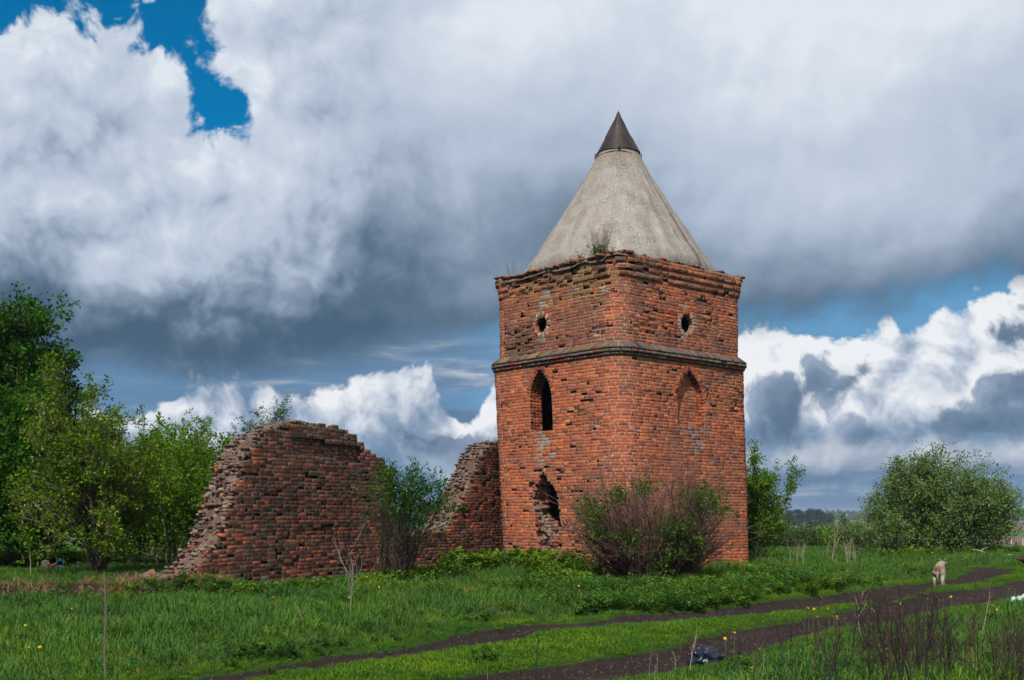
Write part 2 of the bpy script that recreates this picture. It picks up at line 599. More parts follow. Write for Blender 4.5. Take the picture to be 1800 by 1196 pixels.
def bank_edge(X):
    return 21.3 + 0.5 * (fbm(X * 0.7, X * 0 + 3, 31, 3) - 0.5) * 2 + 0.25 * (X + 10)


def ground_z(X, Y):
    X = np.asarray(X, float); Y = np.asarray(Y, float)
    r = np.hypot(X, Y)
    near = sstep(75, 45, Y)
    z = (fbm(X * 0.45, Y * 0.45, 1, 4) - 0.5) * 0.16 * near
    z = z - 0.09 * rut_mask(X, Y) * near
    # raised ground at the left, ending in a low cut bank
    bm = sstep(-0.45, 0.45, Y - bank_edge(X)) * sstep(-4.9, -6.4, X) * near
    z = z + 0.33 * bm
    # mound round the tower
    z = z + 0.10 * np.exp(-(((X - 3.6) / 4.5) ** 2 + ((Y - 35) / 4.0) ** 2))
    z = z - 0.12 * np.exp(-(((X - 3.4) / 3.0) ** 2 + ((Y - 28.5) / 2.0) ** 2))
    # the valley beyond the crest, and the far rise
    side = 0.5 + 0.5 * sstep(-40, 10, X)
    z = z - 5.0 * sstep(52, 135, Y) - 1.0 * sstep(130, 250, Y)
    z = z + 2.3 * sstep(250, 1500, Y) + 3.0 * sstep(1500, 4000, Y)
    z = z + (fbm(X * 0.012, Y * 0.012, 77, 3) - 0.5) * 2.0 * sstep(120, 400, Y)
    return z


def bank_mask(X, Y):
    d = np.abs(Y - bank_edge(X) + 0.05)
    m = sstep(0.62, 0.12, d + (fbm(X * 1.6, Y * 1.6, 41, 3) - 0.5) * 1.1) * sstep(-4.6, -5.6, X)
    g = np.exp(-(((X + 7.0) / 1.5) ** 2 + ((Y - 23.4) / 1.0) ** 2))
    return np.maximum(m, sstep(0.35, 0.7, g + (fbm(X * 2, Y * 2, 43, 3) - 0.5) * 0.5))


def build_ground():
    fine = np.arange(-33, 33.01, 0.15)
    rest = np.concatenate([np.arange(33.5, 60, 0.8), np.arange(60, 300, 8.0), np.arange(300, 327, 1.5)])
    az = np.radians(np.concatenate([fine, rest]))
    rr = [2.0]
    while rr[-1] < 5200:
        rr.append(rr[-1] * (1.0062 if 8 < rr[-1] < 60 else 1.05))
    rr = np.array(rr)
    A, R = np.meshgrid(az, rr)
    X, Y = R * np.sin(A), R * np.cos(A)
    Yz = np.where(Y > 0, Y, 0)
    Z = ground_z(X, Yz)
    n, m = R.shape
    i = np.arange(n - 1)[:, None] * m; j = np.arange(m)[None]; k = (j + 1) % m
    q = np.stack([i + k, i + j, i + m + j, i + m + k], -1).reshape(-1, 4)
    v = np.stack([X, Y, Z], -1).reshape(-1, 3)
    cz = float(ground_z(0.0, 0.0))
    v = np.concatenate([v, [[0, 0, cz]]])
    tri = np.stack([np.full(m, n * m), j[0], k[0]], -1)
    # land cover by place: r soil of track and bank, g ploughed/field, b far field colour index
    soil = np.maximum(rut_mask(X, Yz), bank_mask(X, Yz) * 0.75)
    strip = track_strip(X, Yz)
    far = np.zeros_like(X)
    nz = (fbm(X * 0.02, Y * 0.02, 90, 3) - 0.5) * 60
    rightside = sstep(0.25, 0.36, X / np.maximum(Y, 1))
    brown = sstep(590, 625, Y + nz * 0.4) * rightside
    bare = sstep(300, 315, Y + nz * 0.3) * sstep(420, 400, Y + nz * 0.3) * rightside
    yel = sstep(205, 215, Y + nz * 0.15) * sstep(290, 280, Y + nz * 0.15) * rightside
    c = np.stack([soil, np.maximum(brown, bare), yel], -1).reshape(-1, 3)
    c = np.concatenate([c, [[0, 0, 0]]])
    me = new_mesh('ground', v, q, tri, c, True)
    mt, N, b = material('meadow_soil', 0.95, 0.02)
    P = world_pos(N)
    t = tone_of(N)
    sp = N.n('ShaderNodeSeparateColor'); N.put(sp.inputs[0], t)
    soilm, brn, ylw = (S(N, sp.outputs[k]) for k in range(3))
    n1 = N.noise(P, 2.2, 7.0, 0.65); n2 = N.noise(P, 24.0, 6.0, 0.7); n3 = N.noise(P, 0.02, 5.0, 0.6); n4 = N.noise(P, 0.35, 4.0, 0.6)
    green = N.ramp(n1 * 0.5 + n2 * 0.5, [(0.3, (0.016, 0.032, 0.008)), (0.55, (0.035, 0.075, 0.014)), (0.75, (0.065, 0.10, 0.025))])
    sepp = N.n('ShaderNodeSeparateXYZ'); N.put(sepp.inputs[0], P)
    yy = S(N, sepp.outputs[1])
    farg = N.ramp(n3 * 0.7 + n4 * 0.3, [(0.35, (0.040, 0.085, 0.020)), (0.5, (0.055, 0.12, 0.022)), (0.66, (0.085, 0.13, 0.03))])
    green = N.mix(N.step(yy, 55.0, 110.0), green, farg)
    soil_c = N.ramp(n2 * 0.45 + n1 * 0.3 + n4 * 0.25, [(0.28, (0.014, 0.010, 0.0095)), (0.5, (0.034, 0.025, 0.023)), (0.72, (0.068, 0.051, 0.046))])
    c = N.mix(N.step(soilm + (n2 - 0.5) * 0.7, 0.38, 0.62), green, soil_c)
    c = N.mix(N.step(brn + (n3 - 0.5) * 0.5, 0.4, 0.6), c, N.ramp(n4 * 0.5 + n3 * 0.5, [(0.35, (0.10, 0.068, 0.05)), (0.65, (0.17, 0.125, 0.09))]))
    c = N.mix(N.step(ylw + (n3 - 0.5) * 0.3, 0.4, 0.6), c, (0.24, 0.16, 0.03))
    N.put(b.inputs['Base Color'], c)
    bump(N, b, n2 + n1, 0.8, 0.05)
    o = add('ground', me, mt, kind='structure')
    o['label'] = 'grassy meadow ground with two dark earth wheel ruts running to far fields'
    return o

build_ground()

# ------------------------------------------------------------------ brick laying
BR_Q = np.array([(0, 1, 5, 4), (1, 2, 6, 5), (2, 3, 7, 6), (3, 0, 4, 7), (4, 5, 9, 8), (5, 6, 10, 9), (6, 7, 11, 10), (7, 4, 8, 11), (8, 9, 10, 11)])


def brick_local(l, h, d, rng, chip=0.003, rough=0.002):
    """worn brick: x along, y out of the wall (front at 0), z up; centre of the front face at the origin"""
    a, b = l / 2, h / 2
    e = 0.003 + rng.random() * chip
    f = 0.003 + rng.random() * chip
    v = np.array([(-a, -d, -b), (a, -d, -b), (a, -d, b), (-a, -d, b),
                  (-a, -e, -b), (a, -e, -b), (a, -e, b), (-a, -e, b),
                  (-a + f, 0, -b + f), (a - f, 0, -b + f), (a - f, 0, b - f), (-a + f, 0, b - f)])
    v[4:] += rng.normal(0, rough, (8, 3)) * np.array([1.0, 1.0, 0.8])
    if rng.random() < 0.08:                       # a knocked-off corner
        k = rng.integers(0, 4)
        s = 0.006 + rng.random() * 0.012
        v[8 + k, 1] -= s
        v[4 + k, 1] -= s * 1.1
        v[8 + k, 0] *= 0.82
    return v


class Laying:
    """bricks laid in a wall: the ones that show largest become objects of their own"""
    def __init__(self, seed):
        self.rng = np.random.default_rng(seed)
        self.items = []          # (centre, eu, en, ez, l, h, d, tone)
        self.mort = Geo()
    def brick(self, c, eu, en, l, h, d, tone, ez=None, chip=0.004, rough=0.0025, single=True):
        eu = np.asarray(eu, float); en = np.asarray(en, float)
        ez = np.array([0, 0, 1.0]) if ez is None else np.asarray(ez, float)
        self.items.append((np.asarray(c, float), eu, en, ez, l, h, d, np.asarray(tone, float), chip, rough, single))
    def quad(self, c, eu, ez, l, h, tone):
        c = np.asarray(c, float); eu = np.asarray(eu) * l / 2; ez = np.asarray(ez) * h / 2
        self.mort.put([c - eu - ez, c + eu - ez, c + eu + ez, c - eu + ez], [(0, 1, 2, 3)], None, tone)
    def finish(self, root, n_single, zmin, limit_px=9.0, stuff_name='brickwork'):
        rng = self.rng
        o0 = np.array(root.location)
        eye = np.array([0, 0, EYE])
        score = []
        for it in self.items:
            v = eye - it[0]
            dist = np.linalg.norm(v)
            cosv = float(np.dot(v, it[2])) / dist
            s = it[4] * it[5] * max(cosv, 0) / dist ** 2 if (it[10] and it[0][2] > zmin) else 0
            score.append(s)
        order = np.argsort(score)[::-1]
        single = set(int(k) for k in order[:n_single] if score[k] > 0)
        # worn brick meshes shared by length
        pool = {}
        def shared(l):
            key = round(l / 0.02)
            if key not in pool:
                pool[key] = []
                for k in range(5):
                    v = brick_local(key * 0.02, 0.079, 0.11, rng)
                    pool[key].append(new_mesh('brick', v, BR_Q, None, np.ones((12, 3))))
                    pool[key][-1].materials.append(M_BRICK)
            return pool[key][rng.integers(0, len(pool[key]))]
        g = Geo()
        V, C = [], []
        for k, it in enumerate(self.items):
            c, eu, en, ez, l, h, d, tone, chip, rough, _ = it
            if k in single:
                me = shared(l)
                o = bpy.data.objects.new('brick', me)
                COL.objects.link(o)
                o.parent = root
                from mathutils import Matrix
                sx = l / (round(l / 0.02) * 0.02)
                sz = h / 0.079
                mt = Matrix(((eu[0] * sx, en[0], ez[0] * sz, c[0] - o0[0]), (eu[1] * sx, en[1], ez[1] * sz, c[1] - o0[1]), (eu[2] * sx, en[2], ez[2] * sz, c[2] - o0[2]), (0, 0, 0, 1)))
                o.matrix_local = mt
                o.color = (tone[0], tone[1], tone[2], 1)
            else:
                lv = brick_local(l, h, d, rng, chip, rough)
                V.append(c + lv[:, 0:1] * eu + lv[:, 1:2] * en + lv[:, 2:3] * ez - o0)
                C.append(np.tile(tone, (12, 1)))
        n = len(V)
        q = (BR_Q[None] + (np.arange(n) * 12)[:, None, None]).reshape(-1, 4)
        add(stuff_name, new_mesh(stuff_name, np.concatenate(V), q, None, np.concatenate(C)), M_BRICK, root, kind='stuff')
        self.mort.v = [v - o0 for v in self.mort.v]
        add('mortar_joints', self.mort.mesh('mortar_joints'), M_MORTAR, root, kind='stuff')
        return len(single), n


def lump(g, c, r, rng, tone, flat=1.0):
    """an irregular clod or broken stone"""
    t = (1 + 5 ** 0.5) / 2
    v = np.array([(-1, t, 0), (1, t, 0), (-1, -t, 0), (1, -t, 0), (0, -1, t), (0, 1, t), (0, -1, -t), (0, 1, -t), (t, 0, -1), (t, 0, 1), (-t, 0, -1), (-t, 0, 1)]) / 1.9
    f = [(0, 11, 5), (0, 5, 1), (0, 1, 7), (0, 7, 10), (0, 10, 11), (1, 5, 9), (5, 11, 4), (11, 10, 2), (10, 7, 6), (7, 1, 8), (3, 9, 4), (3, 4, 2), (3, 2, 6), (3, 6, 8), (3, 8, 9), (4, 9, 5), (2, 4, 11), (6, 2, 10), (8, 6, 7), (9, 8, 1)]
    v = v * (1 + rng.normal(0, 0.2, (12, 1))) * np.array([1 + rng.random() * 0.5, 1, flat])
    a = rng.random() * 6.28
    R = np.array([[math.cos(a), -math.sin(a), 0], [math.sin(a), math.cos(a), 0], [0, 0, 1]])
    g.put(v @ R.T * r + np.asarray(c), None, f, tone)


def fn(x, y, s=0.0):
    return mnoise.noise(Vector((x, y, s)))


H_C = 0.0905   # height of a course


# ------------------------------------------------------------------ the tower
T0 = np.array([2.9, 31.0])
UL = np.array([-0.66, 0.7513]); UR = np.array([0.7513, 0.66])
WL, WR = 5.2, 5.5
Z_BELT0, Z_BELT1, Z_TOP = 6.05, 6.42, 8.82


def tower_corners(z):
    k = max(0.0, 1 - z / 6.05)
    c0 = T0 + np.array([0.2 * k, 0])
    L = T0 + UL * WL + np.array([0.30 * k, 0])
    R = T0 + UR * WR + np.array([0.16 * k, 0])
    B = L + R - c0
    e = 0.16
    L, c0, R, B = L + (UL - UR) * e, c0 - (UL + UR) * e, R + (UR - UL) * e, B + (UL + UR) * e
    if z > Z_BELT1 - 0.2:
        ins = 0.13
        a, b = UL * ins, UR * ins
        L, c0, R, B = L - a + b, c0 + a + b, R + a - b, B - a - b
    return [L, c0, R, B]


class Path:
    """closed outline with rounded corners; s runs from the start of the left face"""
    def __init__(self, cs, r):
        n = len(cs)
        P, Nn = [], []
        self.marks = []
        ln = 0.0
        for k in range(n):
            a, b, c = cs[k], cs[(k + 1) % n], cs[(k + 2) % n]
            d1 = (b - a) / np.linalg.norm(b - a); d2 = (c - b) / np.linalg.norm(c - b)
            n1 = np.array([d1[1], -d1[0]]); n2 = np.array([d2[1], -d2[0]])
            P.append(a + d1 * r); Nn.append(n1)
            P.append(b - d1 * r); Nn.append(n1)
            cen = b - d1 * r - n1 * r
            for t in np.linspace(0, 1, 7)[1:-1]:
                nn = n1 * math.cos(t * math.pi / 2) + n2 * math.sin(t * math.pi / 2)
                P.append(cen + nn * r); Nn.append(nn)
        P.append(P[0]); Nn.append(Nn[0])
        self.P, self.N = np.array(P), np.array(Nn)
        seg = np.linalg.norm(np.diff(self.P, axis=0), axis=1)
        self.s = np.concatenate([[0], np.cumsum(seg)])
        self.len = self.s[-1]
        self.r = r
        self.len1 = np.linalg.norm(cs[1] - cs[0]) - 2 * r
        self.arc = self.s[7] - self.s[1]
    def at(self, s):
        s = s % self.len
        k = min(int(np.searchsorted(self.s, s, side='right')) - 1, len(self.s) - 2)
        t = (s - self.s[k]) / max(self.s[k + 1] - self.s[k], 1e-9)
        p = self.P[k] * (1 - t) + self.P[k + 1] * t
        n = self.N[k] * (1 - t) + self.N[k + 1] * t
        n /= np.linalg.norm(n)
        return p, n
    def s_of(self, face, u):
        return self.len1 + self.r - (u + 0.16) if face == 'L' else self.len1 + self.arc + (u + 0.16 - self.r)


def arch_half(z, z0, zs, zt, hw):
    """half width of a pointed opening"""
    if z < z0 or z > zt: return 0.0
    if z < zs: return hw
    h = zt - zs                                   # two arcs meeting in a point
    R = (h * h + hw * hw) / (2 * hw)
    return max(0.0, math.sqrt(max(0.0, R * R - (z - zs) ** 2)) - (R - hw))


WIN = dict(face='L', u=3.02, z0=4.12, zs=4.98, zt=5.93, hw=0.49)
NICHE = dict(face='R', u=2.80, z0=4.16, zs=4.86, zt=5.82, hw=0.60)
EYE_L = dict(face='L', u=2.95, z=7.22, r=0.25, hole=(2.91, 7.21, 0.29))
EYE_R = dict(face='R', u=2.70, z=7.16, r=0.27, hole=(2.63, 7.14, 0.29))
BREACH = [(0.1, 2.84, 0.42), (0.6, 2.85, 0.50), (1.0, 2.87, 0.54), (1.5, 2.90, 0.56), (1.9, 2.96, 0.58), (2.2, 2.98, 0.54), (2.45, 2.99, 0.42), (2.65, 3.02, 0.24), (2.88, 3.06, 0.06)]


def breach(z):
    for (a, ua, wa), (b, ub, wb) in zip(BREACH[:-1], BREACH[1:]):
        if a <= z <= b:
            t = (z - a) / (b - a)
            j = fn(z * 9, 3.3) * 0.10
            return ua + (ub - ua) * t + j * 0.5, max(0.0, wa + (wb - wa) * t + fn(z * 11, 8.1) * 0.09)
    return 0.0, 0.0


RED = np.array([(0.41, 0.106, 0.047), (0.36, 0.095, 0.047), (0.46, 0.130, 0.051), (0.305, 0.080, 0.045), (0.37, 0.113, 0.060), (0.24, 0.069, 0.046), (0.52, 0.155, 0.057)])


def tower_tone(face, u, z, rng):
    c = RED[rng.choice(7, p=[0.24, 0.2, 0.17, 0.14, 0.12, 0.08, 0.05])] * (0.88 + rng.random() * 0.22)
    big = fn(u * 0.55 + 3, z * 0.5, 1.0 if face == 'L' else 5.0)
    mid = fn(u * 1.6, z * 1.9, 2.0 if face == 'L' else 6.0)
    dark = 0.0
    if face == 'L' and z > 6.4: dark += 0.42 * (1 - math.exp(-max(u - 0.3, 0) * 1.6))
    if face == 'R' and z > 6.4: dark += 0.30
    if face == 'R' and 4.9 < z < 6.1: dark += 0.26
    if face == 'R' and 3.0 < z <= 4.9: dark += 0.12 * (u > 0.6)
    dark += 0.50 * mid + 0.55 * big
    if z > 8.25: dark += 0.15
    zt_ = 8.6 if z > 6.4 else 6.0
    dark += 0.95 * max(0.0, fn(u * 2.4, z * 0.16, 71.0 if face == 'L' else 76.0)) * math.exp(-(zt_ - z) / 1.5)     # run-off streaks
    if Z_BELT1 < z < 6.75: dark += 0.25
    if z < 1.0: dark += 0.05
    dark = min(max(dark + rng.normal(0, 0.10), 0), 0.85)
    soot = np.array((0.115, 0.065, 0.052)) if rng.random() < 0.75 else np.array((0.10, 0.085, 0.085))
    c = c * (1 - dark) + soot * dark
    if face == 'L' and z > 7.55 and fn(u * 0.8 + 9, z * 1.2, 4.0) + (z - 8.2) * 0.5 > 0.02 and rng.random() < 0.7:   # ochre lichen under the eave
        c = c * 0.45 + np.array((0.24, 0.145, 0.045)) * 0.55
    return c


def build_tower():
    root = thing('brick_tower', (T0[0] + 0.3, T0[1] + 3.7, 0.0), 'square red brick tower under a grey cone roof, the tallest thing in the scene', 'tower')
    lay = Laying(11)
    rng = lay.rng
    W = lambda p, z: np.array([p[0], p[1], z])
    nc = int((Z_TOP + 0.45) / H_C)
    ccl = []
    for ci in range(nc):
        z0 = -0.45 + ci * H_C
        z = z0 + H_C / 2
        if Z_BELT0 - 0.02 < z < Z_BELT1 - 0.2: pass
        pa = Path(tower_corners(z), 0.55 if z < 6.3 else 0.5)
        top_k = nc - 1 - ci
        out_R = {0: 0.12, 1: 0.125, 2: 0.085, 3: 0.09, 4: 0.045, 5: 0.05}.get(top_k, 0.0)
        # openings met by this course: (s0, s1, depth or None for a hole right through)
        block = []
        for o, kind in ((WIN, 'open'), (NICHE, 'niche')):
            hw = arch_half(z, o['z0'], o['zs'], o['zt'], o['hw'])
            if hw > 0.02:
                s = pa.s_of(o['face'], o['u'])
                block.append((s - hw, s + hw, kind, o['face']))
        for o in (EYE_L, EYE_R):
            hw = math.sqrt(max(0, o['r'] ** 2 - (z - o['z']) ** 2))
            if hw > 0.03:
                s = pa.s_of(o['face'], o['u'])
                block.append((s - hw, s + hw, 'eye', o['face']))
        bu, bw = breach(z)
        if bw > 0.02:
            s = pa.s_of('L', bu)
            block.append((s - bw, s + bw, 'breach', 'L'))
        block.sort()
        # brick lengths round the course
        s = -rng.random() * 0.14 - (0.07 if ci % 2 else 0.0)
        k = 0
        cuts = []
        while s < pa.len - 0.05:
            if ci % 2 == 0: l = 0.272
            else: l = 0.136 if (k % 2 == 0 or rng.random() < 0.35) else 0.272
            l *= 1 + rng.normal(0, 0.03)
            cuts.append((max(s, 0.0), min(s + l, pa.len)))
            s += l; k += 1
        pieces = []
        for (a, b) in cuts:
            seg = [(a, b, None)]
            for (p, q, kind, fc) in block:
                nxt = []
                for (x, y, kk) in seg:
                    if kk is not None or y <= p or x >= q:
                        nxt.append((x, y, kk)); continue
                    if x < p: nxt.append((x, p, None))
                    nxt.append((max(x, p), min(y, q), kind))
                    if y > q: nxt.append((q, y, None))
                seg = nxt
            pieces += [t for t in seg if t[1] - t[0] > 0.03]
        jt = 0.012
        for (a, b, kind) in pieces:
            sm = (a + b) / 2
            p, n = pa.at(sm)
            n3 = np.array([n[0], n[1], 0.0]); eu = np.array([-n[1], n[0], 0.0])
            l = b - a
            relv = p - T0
            face = 'L' if sm < pa.len1 + pa.arc / 2 else ('R' if sm < pa.len1 + pa.arc * 1.5 + (np.linalg.norm(tower_corners(z)[2] - tower_corners(z)[1]) - 2 * pa.r) else 'B')
            u = float(np.dot(relv, UL)) if face == 'L' else float(np.dot(relv, UR))
            if kind == 'open' or kind == 'eye' and False:
                continue
            if kind in ('breach', 'eye'):
                continue
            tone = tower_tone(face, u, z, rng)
            dep = 0.21 if kind == 'niche' else 0.0
            if kind == 'niche':
                mt0 = 1
                tone = RED[rng.integers(0, 5)] * (0.75 + 0.3 * rng.random()) * np.array((0.95, 1.05, 1.1))
            # wear
            ero = fn(u * 0.9, z * 1.1, 12.0 if face == 'L' else 17.0) + 0.5 * fn(u * 2.7, z * 3.0, 13.0)
            miss = 0.0
            if face == 'L':
                if z > 6.5: ero += 0.22; miss = 0.024 + (0.10 if (u > 3.3) else 0) * (fn(u * 2.0, z * 2.0, 31) > 0.08)
                elif u > 0.6: ero += 0.12; miss = 0.017 + 0.07 * (fn(u * 1.5, z * 1.5, 33) > 0.22)
            else:
                if z > 6.5: ero += 0.18; miss = 0.014 + 0.05 * (fn(u * 2.0, z * 2.0, 35) > 0.25)
                elif z > 4.7: ero += 0.05; miss = 0.010 + 0.06 * (fn(u * 1.7, z * 1.7, 36) > 0.25)
                else: ero -= 0.25; miss = 0.004
            if u < 0.45: ero -= 0.2; miss *= 0.4
            if kind == 'niche': ero, miss = 0.0, 0.004
            rec = 0.0
            if ero > 0.34: rec = min(0.04, (ero - 0.34) * 0.10 * (0.4 + rng.random()))
            missing = rng.random() < miss or (ero > 0.45 and rng.random() < 0.13)
            off = 0.0
            if out_R > 0 and face != 'L': off = out_R + rng.normal(0, 0.006); missing = rng.random() < (0.10 if top_k in (2, 4) else 0.03); rec = 0
            if out_R > 0 and face == 'L':
                off = out_R * 0.9 * max(0.0, 1 - 0.5 * abs(fn(u * 2.2, z * 4, 51)) * 3) + rng.normal(0, 0.02)
                missing = rng.random() < (0.42 if top_k < 3 else 0.25) * (0.6 + fn(u * 1.5, 3, 52)); rec = 0
                if u < 0.8: missing = rng.random() < 0.2
                if top_k == 0 and fn(u * 1.2, 9, 53) < 0.12: continue
            pz = lambda d: W(p + n * d, z)
            # pale joint tone by place
            mt = np.array((0.41, 0.26, 0.18)) * (0.7 + 0.5 * rng.random())
            if tone.sum() < 0.33: mt = mt * 0.6
            if u < 1.0 and z < 7.8: mt = np.array((0.44, 0.32, 0.25))
            if missing:
                lay.quad(pz(-0.115), eu, (0, 0, 1), l + 0.03, H_C + 0.03, mt * 0.55)
                if rng.random() < 0.35:       # a broken stump of the brick left in its bed
                    f = 0.4 + 0.3 * rng.random()
                    lay.brick(W(p + n * -0.05 + eu[:2] * (l * (1 - f) / 2 - 0.006) * (1 if rng.random() < .5 else -1), z), eu, n3, l * f, H_C - jt, 0.07, tone * 0.9, None, 0.03, 0.012)
                continue
            off = off + rng.normal(0, 0.0018) - rec
            lime = 0.0
            if face == 'L':
                lime = max(math.exp(-((u - 2.98) / 0.22) ** 2) * (7.5 < z < 8.25), math.exp(-((u - 2.95) / 0.25) ** 2) * (2.8 < z < 4.05) * 1.1, math.exp(-((u - 3.05) / 0.16) ** 2) * (6.4 < z < 6.95) * 0.8, (math.hypot((u - 0.55) / 0.16, (z - 7.85) / 0.2) < 1) * 1.2, (math.hypot((u - 1.45) / 0.22, (z - 8.05) / 0.16) < 1) * 0.8)
            elif face == 'R':
                lime = max(math.exp(-((u - 2.72) / 0.10) ** 2) * (7.5 < z < 8.1), math.exp(-((u - 2.75) / 0.12) ** 2) * (6.4 < z < 6.85) * 0.9, (math.hypot((u - 3.4) / 0.2, (z - 1.35) / 1.0) < 1) * 1.15, (abs(u - 2.85) < 0.62 and 3.95 < z < 4.16) * 0.9, (abs(u - 3.05) < 0.25 and 3.4 < z < 3.95) * 0.5)
            if rng.random() < lime * 0.55:
                col = np.array((0.32, 0.28, 0.24)) * (0.7 + 0.4 * rng.random()) if face == 'L' or z > 6 else (np.array((0.42, 0.36, 0.32)) if z < 3 else np.array((0.18, 0.165, 0.165))) * (0.8 + 0.35 * rng.random())
                tone = tone * 0.2 + col * 0.8
                mt = col
                off -= 0.004
            h = H_C - jt
            ez = None
            if rng.random() < 0.04 and kind != 'niche':
                off += rng.normal(0, 0.009)
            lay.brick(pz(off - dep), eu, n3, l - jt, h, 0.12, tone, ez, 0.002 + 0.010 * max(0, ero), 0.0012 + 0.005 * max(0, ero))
            lay.quad(pz(off - dep - 0.0058 - 0.006 * max(0, ero) - rng.random() * 0.002), eu, (0, 0, 1), l + 0.02, H_C + 0.014, mt)
        # the reveals of the openings, laid header by header into the wall
        for (p0, q0, kind, fc) in block:
            depth = {'open': 4, 'niche': 2, 'eye': 1, 'breach': 5}[kind]
            for side, s in ((1, p0), (-1, q0)):
                p, n = pa.at(s)
                n3 = np.array([n[0], n[1], 0.0]); eu = np.array([-n[1], n[0], 0.0])
                for d in range(depth):
                    cc = p - n * (0.125 * d + 0.065) + eu[:2] * side * 0.003
                    wob = rng.normal(0, 0.004)
                    if kind == 'breach': wob = rng.normal(0.0, 0.035)
                    tone = RED[rng.integers(0, 6)] * (0.75 + 0.35 * rng.random())
                    if kind == 'breach' and rng.random() < 0.4: tone = np.array((0.25, 0.185, 0.145)) * (0.6 + 0.6 * rng.random())
                    lay.brick(W(cc + eu[:2] * side * wob, z), n3 * side, eu * side, 0.115, H_C - jt, 0.13, tone, None, 0.006, 0.004, False)
                    lay.quad(W(cc - eu[:2] * side * 0.014, z), n3, (0, 0, 1), 0.14, H_C + 0.012, (0.36, 0.28, 0.22))
            p, n = pa.at((p0 + q0) / 2)
            n3 = np.array([n[0], n[1], 0.0]); eu = np.array([-n[1], n[0], 0.0])
            if kind == 'breach' and z < 1.95:
                # rubble core of the wall, its hearting broken back further the higher it goes
                w = q0 - p0
                for k in range(max(2, int(w / 0.05))):
                    uu = p0 + (k + rng.random()) * w / max(2, int(w / 0.05))
                    p, n = pa.at(uu)
                    fr = (uu - p0) / w                     # 1 towards the front corner
                    if z > 1.62 - 0.75 * fr + 0.25 * fn(uu * 5, 1.0, 61): continue
                    back = 0.24 + 0.15 * z + 0.40 * max(0.0, fr - 0.55) * (z > 0.7) + 0.12 * fn(uu * 4, z * 4, 60) + rng.random() * 0.08
                    slot = abs(fr - 0.62) < 0.10 and z < 1.4
                    if slot: back += 0.4
                    tone = np.array((0.235, 0.175, 0.14)) * (0.5 + 0.7 * rng.random()) if rng.random() < 0.6 else RED[rng.integers(0, 6)] * 0.65
                    lump(lay.mort, W(p - n * back, z), 0.06 + rng.random() * 0.045, rng, tone, 0.8)
            if kind == 'eye' and False:
                o = EYE_L if fc == 'L' else EYE_R
                hu, hz, hr = o['hole']
                w = q0 - p0
                nk = max(2, int(w / 0.06))
                for k in range(nk):
                    uu = p0 + (k + 0.5) * w / nk
                    p, n = pa.at(uu)
                    uc = float(np.dot(p - T0, UL if fc == 'L' else UR))
                    if math.hypot(uc - hu, (z - hz) * 0.85) < hr * (0.92 + 0.35 * fn(uc * 9, z * 9, 70)): continue
                    tone = np.array((0.26, 0.20, 0.16)) * (0.7 + 0.4 * rng.random())
                    if rng.random() < 0.5: tone = RED[rng.integers(0, 5)]
                    lump(lay.mort, W(p - n * (0.12 + rng.random() * 0.03), z), 0.05, rng, tone)
    # dark hearting behind the eyes is the hollow tower and its darkened inner wall; rings of voussoirs
    def ring(face, pts, wid, proud, tone_f, name):
        g_items = []
        for (u0, z0), (u1, z1) in zip(pts[:-1], pts[1:]):
            um, zm = (u0 + u1) / 2, (z0 + z1) / 2
            pa = Path(tower_corners(zm), 0.55 if zm < 6.3 else 0.5)
            p, n = pa.at(pa.s_of(face, um))
            n3 = np.array([n[0], n[1], 0.0]); al = UL if face == 'L' else UR
            al3 = np.array([al[0], al[1], 0.0])
            t = al3 * (u1 - u0) + np.array([0, 0, 1.0]) * (z1 - z0)
            L = np.linalg.norm(t); t /= L
            r = np.cross(n3, t)
            cen = np.array([p[0], p[1], zm]) + n3 * (proud + rng.normal(0, 0.004))
            r = r if np.dot(r, al3 * (um - np.mean([q[0] for q in pts])) + np.array([0, 0, 1.0]) * (zm - np.mean([q[1] for q in pts]))) > 0 else -r
            lay.brick(cen + r * wid / 2, t, n3, L - 0.009, wid, 0.16, tone_f(), r, 0.006, 0.004, True)
            lay.quad(cen + r * wid / 2 - n3 * 0.010, t, r, L + 0.004, wid + 0.008, (0.42, 0.33, 0.27))
    tn = lambda: RED[rng.integers(0, 6)] * (0.68 + 0.35 * rng.random())
    for o in (WIN, NICHE):
        for sgn in (-1, 1):
            pts = []
            m = 16
            for k in range(m + 1):
                z = o['zs'] + (o['zt'] - o['zs']) * math.sin(k / m * math.pi / 2) ** 0.9
                pts.append((o['u'] + sgn * arch_half(min(z, o['zt'] - 1e-4), o['z0'], o['zs'], o['zt'], o['hw']), z))
            ring(o['face'], pts, 0.14, 0.004, tn, 'arch')
    lime = lambda: (np.array((0.36, 0.295, 0.24)) * (0.7 + 0.45 * rng.random())) if rng.random() < 0.78 else tn()
    for o in (EYE_L, EYE_R):
        pts = [(o['u'] + o['r'] * math.cos(t), o['z'] + o['r'] * math.sin(t)) for t in np.linspace(0, 2 * math.pi, 23)]
        ring(o['face'], pts, 0.13, 0.006, lime, 'ring')
    # --- belt course: two projecting moulded courses and a sloped weathering of headers
    pb = Path(tower_corners(6.0), 0.55)
